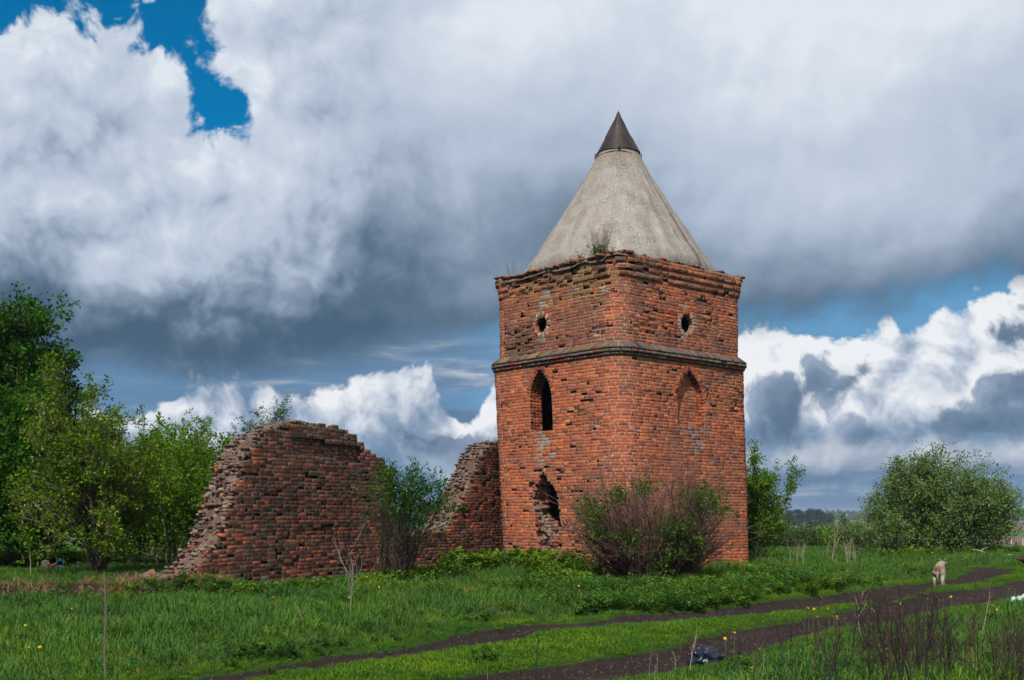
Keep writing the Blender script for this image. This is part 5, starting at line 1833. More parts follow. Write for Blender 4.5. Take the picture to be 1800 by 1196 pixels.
def build_cover():
    rng = np.random.default_rng(500)
    BLUE = [(0.054, 0.140, 0.024), (0.074, 0.165, 0.026), (0.046, 0.120, 0.030), (0.098, 0.185, 0.028), (0.060, 0.145, 0.044)]
    YELL = [(0.088, 0.185, 0.013), (0.105, 0.20, 0.015), (0.072, 0.158, 0.011), (0.13, 0.21, 0.018)]
    DRY = [(0.20, 0.15, 0.085), (0.15, 0.11, 0.065), (0.26, 0.20, 0.12)]
    protos = [tuft(1, 15, 0.24, 0.010, 0.05, BLUE), tuft(2, 15, 0.20, 0.010, 0.05, BLUE, 0.5), tuft(3, 13, 0.29, 0.011, 0.045, BLUE, 0.55), tuft(4, 18, 0.15, 0.009, 0.06, YELL, 0.5), tuft(5, 12, 0.24, 0.016, 0.05, BLUE, 0.8), tuft(6, 9, 0.24, 0.008, 0.06, DRY, 0.7)]
    # long meadow grass
    n = 78000
    X, Y = polar(n, 8.6, 62.0, rng, 0.50, 0.55)
    m = rut_mask(X, Y) < 0.35
    st = track_strip(X, Y)
    m &= rng.random(n) > st * 0.97
    m &= wall_clear(X, Y)
    m &= rng.random(n) > bank_mask(X, Y) * 0.75
    X, Y, st = X[m], Y[m], st[m]
    k = len(X)
    pat = fbm(X * 0.6, Y * 0.6, 60, 3); tall = fbm(X * 1.4, Y * 1.4, 66, 3)
    edge = np.minimum(dist_poly(X, Y, RUT_A, RUT_A_W), dist_poly(X, Y, RUT_B, RUT_B_W))
    s = (0.20 + 1.35 * tall + 0.30 * rng.random(k)) * (0.20 + 0.80 * sstep(0.0, 1.7, edge)) * 0.85 * np.where(Y > 45, 0.8, 1.0)
    s = s * np.where((X < -5.2) & (Y > 21.0), 0.5, 1.0)
    idx = np.where(pat > 0.56, rng.integers(0, 3, k), rng.integers(0, 5, k))
    idx = np.where(rng.random(k) < 0.022 + 0.07 * sstep(0.58, 0.7, fbm(X * 0.9, Y * 0.9, 61, 3)), 5, idx)
    rot = np.stack([rng.normal(0, 0.12, k), rng.normal(0, 0.12, k), rng.random(k) * 6.283], -1)
    Z = ground_z(X, Y)
    scatter('meadow_grass', protos, np.stack([X, Y, Z], -1), rot, np.stack([s * 1.1, s * 1.1, s], -1), idx, 'long green meadow grass round the track and the ruins')
    # short grass on the track
    protos = [tuft(11, 22, 0.075, 0.008, 0.055, YELL, 0.7), tuft(12, 22, 0.06, 0.008, 0.06, YELL, 0.9), tuft(13, 16, 0.10, 0.008, 0.05, YELL[:2] + BLUE[:2], 0.6)]
    n = 110000
    X, Y = polar(n, 9.5, 48.0, rng, 0.50, 0.6)
    st = track_strip(X, Y)
    edge = np.minimum(dist_poly(X, Y, RUT_A, RUT_A_W), dist_poly(X, Y, RUT_B, RUT_B_W))
    near = sstep(0.7, 0.1, edge)
    m = (rng.random(n) < np.maximum(st, near * 0.8)) & (rut_mask(X, Y) < 0.55)
    X, Y, edge = X[m], Y[m], edge[m]; k = len(X)
    s = 0.45 + 0.8 * fbm(X * 1.8, Y * 1.8, 71, 3) + 0.2 * rng.random(k)
    s *= 0.45 + 0.55 * sstep(-0.05, 0.6, edge)
    rot = np.stack([rng.normal(0, 0.1, k), rng.normal(0, 0.1, k), rng.random(k) * 6.283], -1)
    scatter('short_grass', protos, np.stack([X, Y, ground_z(X, Y)], -1), rot, np.stack([s, s, s], -1), rng.integers(0, 3, k), 'short bright grass on the strip between the wheel ruts')
    # dead grass on the cut bank and thin on the ruts' edges
    protos = [tuft(21, 14, 0.16, 0.008, 0.05, DRY, 0.9), tuft(22, 12, 0.11, 0.008, 0.06, DRY, 1.1)]
    n = 26000
    X = -14 + 9.6 * rng.random(n); Y = 19.0 + 6.5 * rng.random(n)
    m = rng.random(n) < bank_mask(X, Y) * 0.26
    X, Y = X[m], Y[m]; k = len(X)
    s = 0.5 + 0.8 * rng.random(k)
    rot = np.stack([rng.normal(0.35, 0.25, k), rng.normal(0, 0.2, k), rng.random(k) * 6.283], -1)
    scatter('dry_grass', protos, np.stack([X, Y, ground_z(X, Y)], -1), rot, np.stack([s, s, s], -1), rng.integers(0, 2, k), 'withered tan grass on the low cut bank at the left')
    # nettles and broad weeds along the tower, the wall and the track's far side
    NET = [(0.036, 0.100, 0.016), (0.048, 0.118, 0.018), (0.028, 0.080, 0.015), (0.062, 0.132, 0.018)]
    LIM = [(0.072, 0.150, 0.014), (0.092, 0.168, 0.015), (0.05, 0.115, 0.013), (0.105, 0.175, 0.017)]
    protos = [weed(31, 7, 0.32, 0.066, NET, 0.6, 7), weed(32, 8, 0.26, 0.068, NET, 0.7, 6), weed(33, 6, 0.40, 0.062, NET, 0.55, 8), weed(34, 9, 0.38, 0.075, LIM, 0.75, 7), weed(35, 8, 0.48, 0.075, LIM, 0.75, 8), weed(36, 6, 0.20, 0.085, NET, 0.45, 4)]
    pts = []
    def belt(path, wid, num, s0, s1, kinds):
        ps = [on_ground(a, b) for a, b in path]
        seg = np.array([np.hypot(b[0] - a[0], b[1] - a[1]) for a, b in zip(ps[:-1], ps[1:])])
        for _ in range(num):
            i = rng.choice(len(seg), p=seg / seg.sum()); t = rng.random()
            x = ps[i][0] + (ps[i + 1][0] - ps[i][0]) * t + rng.normal(0, wid)
            y = ps[i][1] + (ps[i + 1][1] - ps[i][1]) * t + rng.normal(0, wid)
            pts.append((x, y, s0 + (s1 - s0) * rng.random(), kinds[rng.integers(0, len(kinds))]))
    belt([(985, 1042), (1060, 1050), (1180, 1048), (1300, 1040), (1420, 1028)], 0.75, 1300, 0.5, 1.08, [0, 1, 2, 0, 1, 5])
    belt([(1000, 1068), (1120, 1072), (1260, 1056)], 0.5, 650, 0.5, 0.95, [0, 1, 5])
    belt([(815, 1012), (860, 1005), (920, 1003), (975, 1010), (1010, 1020)], 0.28, 420, 0.9, 1.45, [3, 4, 3, 4, 0])
    belt([(965, 1018), (1010, 1028)], 0.3, 120, 0.7, 1.1, [3, 0, 0])
    belt([(1295, 1016), (1340, 1010)], 0.5, 150, 0.4, 0.75, [3, 4, 0])
    belt([(430, 1053), (540, 1042), (640, 1033), (720, 1027), (790, 1022)], 0.32, 520, 0.45, 0.9, [0, 1, 5, 0, 3])
    belt([(620, 1062), (720, 1052), (760, 1050)], 0.5, 260, 0.5, 0.85, [0, 5, 1])
    belt([(700, 1030), (790, 1020)], 0.25, 130, 0.7, 1.2, [3, 0, 1])
    belt([(1420, 1020), (1560, 1004)], 0.6, 260, 0.4, 0.8, [0, 5, 1])
    belt([(1560, 982), (1680, 975), (1760, 970)], 0.6, 260, 0.5, 0.9, [3, 0, 0, 4])
    belt([(1290, 984), (1420, 984), (1560, 980)], 1.2, 200, 0.35, 0.6, [0, 1, 5])
    belt([(0, 1012), (110, 1015)], 0.8, 260, 0.6, 1.0, [0, 3, 1])
    belt([(60, 1060), (200, 1064), (330, 1050), (420, 1052)], 0.35, 240, 0.4, 0.8, [0, 5, 1])
    belt([(530, 1150), (600, 1140)], 0.35, 22, 0.3, 0.6, [5, 2]); belt([(300, 1180), (420, 1165)], 0.6, 26, 0.3, 0.6, [5])
    belt([(1360, 1185), (1420, 1176), (1480, 1166)], 0.3, 40, 0.3, 0.55, [0, 3, 5])
    for _ in range(34):                                   # clumps of dock and nettle scattered in the meadow
        cx, cy = on_ground(900 * rng.random(), 1068 + 95 * rng.random())
        for _k in range(rng.integers(2, 9)):
            pts.append((cx + rng.normal(0, 0.16), cy + rng.normal(0, 0.16), 0.35 + 0.45 * rng.random(), [5, 5, 1, 0][rng.integers(0, 4)]))
    q = np.array([p[:3] for p in pts]); kd = np.array([p[3] for p in pts])
    m = (rut_mask(q[:, 0], q[:, 1]) < 0.3) & wall_clear(q[:, 0], q[:, 1])
    q, kd = q[m], kd[m]; k = len(q)
    rot = np.stack([rng.normal(0, 0.1, k), rng.normal(0, 0.1, k), rng.random(k) * 6.283], -1)
    scatter('weeds', protos, np.stack([q[:, 0], q[:, 1], ground_z(q[:, 0], q[:, 1])], -1), rot, np.stack([q[:, 2]] * 3, -1), kd, 'leafy nettles and weeds crowding the feet of tower and wall')
    # pebbles and clods on the ruts
    g = []
    for sd_ in range(3):
        gg = Geo(); lump(gg, (0, 0, 0), 0.03, np.random.default_rng(sd_ + 90), (0.06, 0.048, 0.044), 0.6)
        me = gg.mesh('clod'); me.materials.append(M_MORTAR); g.append(me)
    n = 40000
    X, Y = polar(n, 9.5, 36.0, rng, 0.5, 0.7)
    m = rut_mask(X, Y) > 0.5
    X, Y = X[m], Y[m]; k = len(X)
    s = 0.15 + 0.75 * rng.random(k) ** 3
    scatter('clods', g, np.stack([X, Y, ground_z(X, Y)], -1), np.stack([rng.random(k) * 6, rng.random(k) * 6, rng.random(k) * 6], -1), np.stack([s, s, s], -1), rng.integers(0, 3, k), 'small earth clods lying in the wheel ruts')


build_cover()

# ------------------------------------------------------------------ small things
def skin_body(name, joints, edges, root_i, subdiv=2):
    """one continuous body grown round a skeleton of joints (x, y, z, radius)"""
    me = bpy.data.meshes.new(name + '_bones')
    me.from_pydata([j[:3] for j in joints], edges, [])
    o = bpy.data.objects.new(name + '_bones', me)
    COL.objects.link(o)
    sk = o.modifiers.new('skin', 'SKIN')
    for k, j in enumerate(joints):
        sv = me.skin_vertices[0].data[k]
        sv.radius = (j[3], j[3])
        sv.use_root = (k == root_i)
    sb = o.modifiers.new('sub', 'SUBSURF'); sb.levels = subdiv; sb.render_levels = subdiv
    dg = bpy.context.evaluated_depsgraph_get()
    out = bpy.data.meshes.new_from_object(o.evaluated_get(dg))
    bpy.data.objects.remove(o)
    out.name = name
    out.polygons.foreach_set('use_smooth', np.ones(len(out.polygons), bool))
    return out


M_FUR = mat_tone('short_fur', 0.9, 0.1, 45.0, 0.72, 1.2, 0.4, 0.01)


def dog(loc, heading, label, coat, head_turn=0.0, scale=1.0, tail=True):
    root = thing('dog', loc, label, 'dog', None, heading)
    root.scale = (scale,) * 3
    ht = head_turn
    hx, hy = 0.30, 0.0
    def hd(d, z): return (hx + d * math.cos(ht), hy + d * math.sin(ht), z)
    J = [(-0.27, 0, 0.450, 0.118), (-0.12, 0, 0.445, 0.118), (0.06, 0, 0.425, 0.142), (0.19, 0, 0.445, 0.130), (hx, hy, 0.525, 0.098),
         hd(0.10, 0.575) + (0.082,), hd(0.19, 0.560) + (0.043,), hd(0.255, 0.548) + (0.030,)]
    E = [(0, 1), (1, 2), (2, 3), (3, 4), (4, 5), (5, 6), (6, 7)]
    def chain(at, pts):
        last = at
        for p in pts:
            J.append(p); E.append((last, len(J) - 1)); last = len(J) - 1
    for s, o in ((1, 0.03), (-1, -0.05)):
        chain(0, [(-0.26, 0.082 * s, 0.37, 0.086), (-0.205 + o, 0.095 * s, 0.28, 0.058), (-0.325 + o, 0.088 * s, 0.165, 0.031), (-0.305 + o, 0.088 * s, 0.04, 0.022), (-0.265 + o, 0.088 * s, 0.022, 0.024)])
    for s, o in ((1, -0.05), (-1, 0.04)):
        chain(3, [(0.185, 0.085 * s, 0.35, 0.068), (0.155 + o * 0.5, 0.092 * s, 0.25, 0.043), (0.18 + o, 0.085 * s, 0.135, 0.029), (0.18 + o, 0.085 * s, 0.035, 0.023), (0.215 + o, 0.085 * s, 0.021, 0.023)])
    if tail:
        chain(0, [(-0.365, 0, 0.47, 0.034), (-0.43, 0.01, 0.40, 0.028), (-0.445, 0.015, 0.30, 0.022), (-0.435, 0.015, 0.23, 0.012)])
    me = skin_body('body', J, E, 0)
    n = len(me.vertices)
    co = np.zeros(n * 3, np.float32); me.vertices.foreach_get('co', co); co = co.reshape(-1, 3)
    col = np.ones((n, 4), np.float32)
    for k, (x, y, z) in enumerate(co):
        col[k, :3] = coat(x, y, z)
    at = me.color_attributes.new('tone', 'FLOAT_COLOR', 'POINT'); at.data.foreach_set('color', col.ravel())
    me.materials.clear()
    add('body', me, M_FUR, root)
    c, s = math.cos(ht), math.sin(ht)
    ear_c = coat(0.42, 0.05, 0.66)
    for side in (1, -1):
        g = Geo()
        b = np.array(hd(0.075, 0.635)) + np.array([-s, c, 0]) * 0.048 * side
        out = np.array([-s, c, 0]) * side; fw = np.array([c, s, 0])
        v = [b - fw * 0.032, b + fw * 0.030, b + out * 0.045 + np.array([0, 0, 0.055]) - fw * 0.01, b + out * 0.085 + np.array([0, 0, 0.03]) - fw * 0.012, b - out * 0.012 + np.array([0, 0, 0.012])]
        g.put(v, None, [(0, 1, 2), (0, 2, 3), (1, 3, 2), (1, 0, 3), (0, 4, 2), (4, 1, 2)], ear_c)
        add('ear', g.mesh('ear'), M_FUR, root)
        g = Geo(); lump(g, np.array(hd(0.145, 0.607)) + out * 0.037, 0.011, RNG, (0.02, 0.015, 0.012)); add('eye', g.mesh('eye'), M_FUR, root)
    g = Geo(); lump(g, np.array(hd(0.28, 0.555)), 0.018, RNG, (0.02, 0.016, 0.015)); add('nose', g.mesh('nose'), M_FUR, root)
    return root


def build_dogs():
    cream = np.array((0.29, 0.24, 0.198)); brown = np.array((0.19, 0.105, 0.06)); pale = np.array((0.34, 0.298, 0.265))
    def coat1(x, y, z):
        c = cream + (pale - cream) * min(max((0.42 - z) * 3, 0), 1)
        n = fn(x * 9, y * 9, z * 9)
        if z > 0.44 and x < -0.14 + 0.05 * n: c = brown * 1.1
        if x < -0.34: c = brown * 0.75 if z > 0.40 else pale * 0.95
        if x > 0.36 and z > 0.54 + 0.04 * n: c = brown * 1.15
        if -0.1 < x < 0.1 and z > 0.5 and n > 0.2: c = c * 0.7
        if z < 0.20: c = c * 0.85
        return c
    x, y = on_ground(1651, 1028)
    dog((x, y, gz(x, y)), math.radians(66), 'cream and brown dog walking away along the far wheel rut', coat1, -0.75, 0.98)
    tan = np.array((0.36, 0.24, 0.13)); dark = np.array((0.05, 0.032, 0.025))
    def coat2(x, y, z):
        if x > 0.33: return dark
        if z > 0.50: return dark * 1.3
        return tan
    Y = 28.6
    x = (1793 - 900) / F * Y + 0.42
    dog((x, Y, gz(x, Y)), math.radians(188), 'tan dog with a dark head coming in at the right edge of the photograph', coat2, 0.25, 1.0)


build_dogs()


def crumple(name, w, h, seed, amp, tone, mat, sub=24):
    """a slack plastic bag: a closed skin pulled into folds"""
    g = Geo()
    th = np.linspace(0, 2 * math.pi, sub * 2 + 1)[:-1]; ph = np.linspace(0.0, math.pi, sub)
    V = []
    for p in ph:
        for t in th:
            d = np.array([math.sin(p) * math.cos(t), math.sin(p) * math.sin(t), math.cos(p)])
            r = 1 + amp * (fn(d[0] * 2.2 + seed, d[1] * 2.2, d[2] * 2.2) * 1.2 + abs(fn(d[0] * 4.5, d[1] * 4.5 + seed, d[2] * 4.5)) * 0.9 + 0.10 * abs(fn(d[0] * 10, d[1] * 10 + seed, d[2] * 10)))
            V.append((d[0] * r * w[0], d[1] * r * w[1], max(d[2] * r * h + h * 0.55, -0.02)))
    n, m = len(ph), len(th)
    i = np.arange(n - 1)[:, None] * m; j = np.arange(m)[None]; k = (j + 1) % m
    g.put(np.array(V), np.stack([i + k, i + j, i + m + j, i + m + k], -1).reshape(-1, 4), None, tone)
    return g.mesh(name)


def build_litter():
    mp, N, b = material('glossy_plastic', 0.28, 0.4)
    N.put(b.inputs['Base Color'], tone_of(N))
    bump(N, b, N.noise(world_pos(N), 22.0, 5.0, 0.5, dist=0.6), 0.25, 0.01)
    x, y = on_ground(1240, 1161)
    o = add('rubbish_bag', crumple('rubbish_bag', (0.165, 0.14), 0.14, 3.0, 0.42, (0.006, 0.010, 0.022), mp), mp, loc=(x, y, gz(x, y) + 0.0))
    o.rotation_euler = (0, 0.12, 0.2)
    tag(o, 'shiny dark blue rubbish bag slumped in the grass beside the near wheel rut', 'rubbish bag')
    x, y = on_ground(1797, 1066)
    o = add('plastic_sack', crumple('plastic_sack', (0.17, 0.14), 0.11, 8.0, 0.5, (0.55, 0.62, 0.68), mp), mp, loc=(x, y, gz(x, y)))
    tag(o, 'pale white plastic sack on the grass at the right edge', 'sack')
    # strip of water along the rut
    pts = [on_ground(a, b) for a, b in ((1722, 1056), (1740, 1051), (1762, 1048), (1785, 1042), (1790, 1039), (1770, 1042), (1745, 1047), (1728, 1052))]
    g = Geo()
    cx, cy = np.mean(pts, axis=0)
    zl = max(gz(*p) for p in pts) + 0.012
    g.put([(px_, py_, zl) for px_, py_ in pts] + [(cx, cy, zl)], None, [(k, (k + 1) % 8, 8) for k in range(8)][::-1], (0.03, 0.035, 0.04))
    mw, N, b = material('puddle_water', 0.06, 0.5)
    N.put(b.inputs['Base Color'], tone_of(N))
    o = add('puddle', g.mesh('puddle'), mw, kind='structure')
    o['label'] = 'thin pale puddle along the edge of the near wheel rut'
    # pale branch lying under the apple tree
    g = Geo()
    base = np.array(px3(1743, 977, 46.0))
    pts = [np.array(px3(a, b, c)) - base for a, b, c in ((1704, 966, 46.8), (1714, 966.5, 46.6), (1724, 969, 46.3), (1734, 973, 46.1), (1744, 977, 46.0))]
    g.tube(pts, [0.012, 0.02, 0.026, 0.03, 0.03], 5, (0.5, 0.45, 0.38))
    g.tube([pts[2], pts[2] + np.array([0.2, 0.1, 0.12]), pts[2] + np.array([0.36, 0.12, 0.14])], [0.014, 0.01, 0.005], 4, (0.5, 0.45, 0.38))
    tag(add('fallen_branch', g.mesh('fallen_branch'), M_TWIG, loc=base), 'pale barkless branch lying in the grass in front of the apple tree', 'branch')
    g = Geo(); g.tube([(-0.22, 0, 0.08), (0.0, 0.02, 0.1), (0.22, 0, 0.08)], [0.02, 0.028, 0.02], 5, (0.42, 0.40, 0.30))
    x, y = on_ground(1773, 980)
    tag(add('stick', g.mesh('stick'), M_TWIG, loc=(x, y, gz(x, y))), 'short pale stick in the grass right of the long pale branch', 'stick')
    # loose bricks
    rng = np.random.default_rng(61)
    where = [(1002, 1023, 'loose red brick lying tilted at the tower foot under the twiggy bush'), (1014, 1027, 'loose red brick lowest of those at the tower foot'), (1022, 1021, 'loose red brick nearest the tower wall under the twiggy bush'),
             (300, 1046, 'loose brick at the foot of the ruin\'s broken end'), (262, 1040, 'loose brick farthest out from the ruin\'s broken end'), (880, 1024, 'half brick on the bare earth left of the tower')]
    for k, (a, b_, lab) in enumerate(where):
        x, y = on_ground(a, b_)
        l = 0.26 if k < 5 else 0.14
        me = new_mesh('fallen_brick', brick_local(l, 0.08, 0.12, rng, 0.02, 0.006)[:, [0, 1, 2]], np.concatenate([BR_Q, [(3, 2, 1, 0)]]), None, np.tile(RED[rng.integers(0, 5)] * 0.95, (12, 1)))
        o = add('fallen_brick', me, M_BRICK, loc=(x, y, gz(x, y) + 0.075))
        o.rotation_euler = (rng.normal(0, 0.35), rng.normal(0, 0.3), rng.random() * 3)
        tag(o, lab, 'brick', 'loose bricks')
    # stones in the bank
    for k, (a, b_, r, lab) in enumerate([(4, 1066, 0.11, 'grey stone in the cut bank at the left edge'), (36, 1060, 0.08, 'tan lump of earth sticking out of the cut bank'), (314, 1065, 0.06, 'small grey stone at the foot of the bank below the ruin')]):
        x, y = on_ground(a, b_)
        g = Geo(); lump(g, (0, 0, r * 0.4), r, rng, (0.2, 0.18, 0.16) if k != 1 else (0.24, 0.18, 0.12), 0.7)
        tag(add('stone', g.mesh('stone'), M_MORTAR, loc=(x, y, gz(x, y))), lab, 'stone', 'stones in the bank')


build_litter()


def build_graves():
    """graves under the left trees, the tree shade put into their dark colours"""
    mt = mat_tone('old_paint', 0.6, 0.3, 20.0, 0.8, 1.15, 0.0)
    Y = 27.0
    x, y, z = at_px(100, Y)
    r = thing('metal_fence', (x, y, z), 'low blue metal railing in the shade under the left trees', 'fence')
    for k in range(2):
        g = Geo(); g.tube([(0.16 * k, 0, -0.1), (0.16 * k, 0, 0.30)], 0.014, 6, (0.03, 0.10, 0.17)); add('post', g.mesh('post'), mt, r)  # railing blue darkened to carry the tree shade
    for k, h in enumerate((0.08, 0.26)):
        g = Geo(); g.tube([(0.0, 0, h), (0.16, 0, h)], 0.010, 5, (0.03, 0.10, 0.17)); add('rail', g.mesh('rail'), mt, r)
    g = Geo(); t = np.linspace(0, 6.283, 17); g.tube(np.stack([0.08 + 0.07 * np.cos(t), 0 * t, 0.17 + 0.07 * np.sin(t)], -1), 0.011, 5, (0.04, 0.13, 0.20)); add('ring', g.mesh('ring'), mt, r)
    x, y, z = at_px(80, Y + 0.4)
    g = Geo()
    t = np.linspace(0, math.pi, 13)
    out = np.concatenate([[(-0.10, 0), ], np.stack([-0.10 * np.cos(t), 0.16 + 0.09 * np.sin(t)], -1), [(0.10, 0)]])
    n = len(out)
    v = [(a, -0.03, b) for a, b in out] + [(a, 0.03, b) for a, b in out] + [(0, -0.03, 0.1), (0, 0.03, 0.1)]
    tr = [(i, (i + 1) % n, 2 * n) for i in range(n)] + [(n + (i + 1) % n, n + i, 2 * n + 1) for i in range(n)]
    q = [(i, n + i, n + (i + 1) % n, (i + 1) % n) for i in range(n)]
    g.put(v, q, tr, (0.09, 0.09, 0.08))  # tree shade put into the grey of the stone
    tag(add('headstone', g.mesh('headstone'), M_MORTAR, loc=(x, y, z)), 'small rounded grey headstone left of the blue railing in the tree shade', 'headstone')
    x, y, z = at_px(92, Y - 0.3)
    r = thing('flower_bunch', (x, y, z), 'bunch of pink flowers between the headstone and the blue railing', 'flowers')
    g = Geo(); rng = np.random.default_rng(2)
    for k in range(7): lump(g, rng.normal(0, 0.045, 3) * np.array([1.4, 1, 0.5]) + np.array([0, 0, 0.13]), 0.032, rng, (0.24, 0.025, 0.06))  # pink darkened too, as painted tree shade
    add('blossoms', g.mesh('blossoms'), mt, r, kind='stuff')
    g = Geo(); g.tube([(0, 0, -0.03), (0, 0, 0.10)], [0.03, 0.05], 6, (0.04, 0.09, 0.02)); add('stalk', g.mesh('stalk'), mt, r)
    x, y, z = at_px(138, Y)
    g = Geo(); g.tube([(0, 0, -0.05), (0, 0, 0.16), (0, 0, 0.2)], [0.02, 0.02, 0.012], 6, (0.12, 0.15, 0.20)); g.tube([(-0.05, 0, 0.17), (0, 0, 0.2), (0.05, 0, 0.17)], 0.01, 4, (0.12, 0.15, 0.2))
    tag(add('marker_post', g.mesh('marker_post'), mt, loc=(x, y, z)), 'short pale blue marker post between railing and maple trunk', 'post')
    # valley sheds, mast, field posts
    x, y, z = at_px(1481, 96.0)
    r = thing('garden_shed', (x, y, z), 'low shed with a teal roof showing among the bushes in the dip', 'shed')
    top = EYE - (967 - HOR) / F * 96.0 - z
    g = Geo(); g.box((-0.7, -0.5, -0.3), (0.7, 0.5, top - 0.22), (0.22, 0.17, 0.12)); add('wall', g.mesh('wall'), mt, r)
    g = Geo(); v = [(-0.85, -0.62, top - 0.27), (0.85, -0.62, top - 0.27), (0.85, 0.62, top + 0.05), (-0.85, 0.62, top + 0.05)]
    g.put(v + [(a, b, c + 0.03) for a, b, c in v], [(3, 2, 1, 0), (4, 5, 6, 7), (0, 1, 5, 4), (1, 2, 6, 5), (2, 3, 7, 6), (3, 0, 4, 7)], None, (0.03, 0.20, 0.21)); add('roof', g.mesh('roof'), mt, r)
    x, y, z = at_px(1471, 118.0)
    r = thing('garden_hut', (x, y, z), 'tiny tan hut with a ridged roof deep among the bushes in the dip', 'hut')
    top = EYE - (949 - HOR) / F * 118.0 - z
    g = Geo(); g.box((-0.35, -0.4, -0.3), (0.35, 0.4, top - 0.35), (0.36, 0.20, 0.12)); add('wall', g.mesh('wall'), mt, r)
    g = Geo()
    v = [(-0.45, -0.5, top - 0.36), (0.45, -0.5, top - 0.36), (0.45, 0.5, top - 0.36), (-0.45, 0.5, top - 0.36), (0, -0.5, top), (0, 0.5, top)]
    g.put(v, [(0, 4, 5, 3), (1, 2, 5, 4), (3, 2, 1, 0)], [(0, 1, 4), (2, 3, 5)], (0.34, 0.26, 0.2)); add('roof', g.mesh('roof'), mt, r)
    x, y, z = at_px(1488, 900.0)
    top = EYE + 5.0 / F * 900.0 - z
    g = Geo(); g.tube([(0, 0, -0.5), (0, 0, top)], [0.22, 0.16], 6, (0.55, 0.55, 0.55)); g.box((-0.9, -0.08, top - 0.7), (0.9, 0.08, top - 0.5), (0.5, 0.5, 0.5))
    tag(add('power_pole', g.mesh('power_pole'), mt, loc=(x, y, z)), 'thin pale pole standing before the far forest right of the pines', 'pole')
    for px, lab in ((1778, 'pale post in the yellow field strip at the right'), (1798, 'pale post in the field strip cut by the right edge')):
        x, y, z = at_px(px, 236.0)
        g = Geo(); g.tube([(0, 0, -0.3), (0, 0, 3.0)], 0.11, 6, (0.50, 0.46, 0.40))
        tag(add('field_post', g.mesh('field_post'), mt, loc=(x, y, z)), lab, 'post', 'field posts')


build_graves()


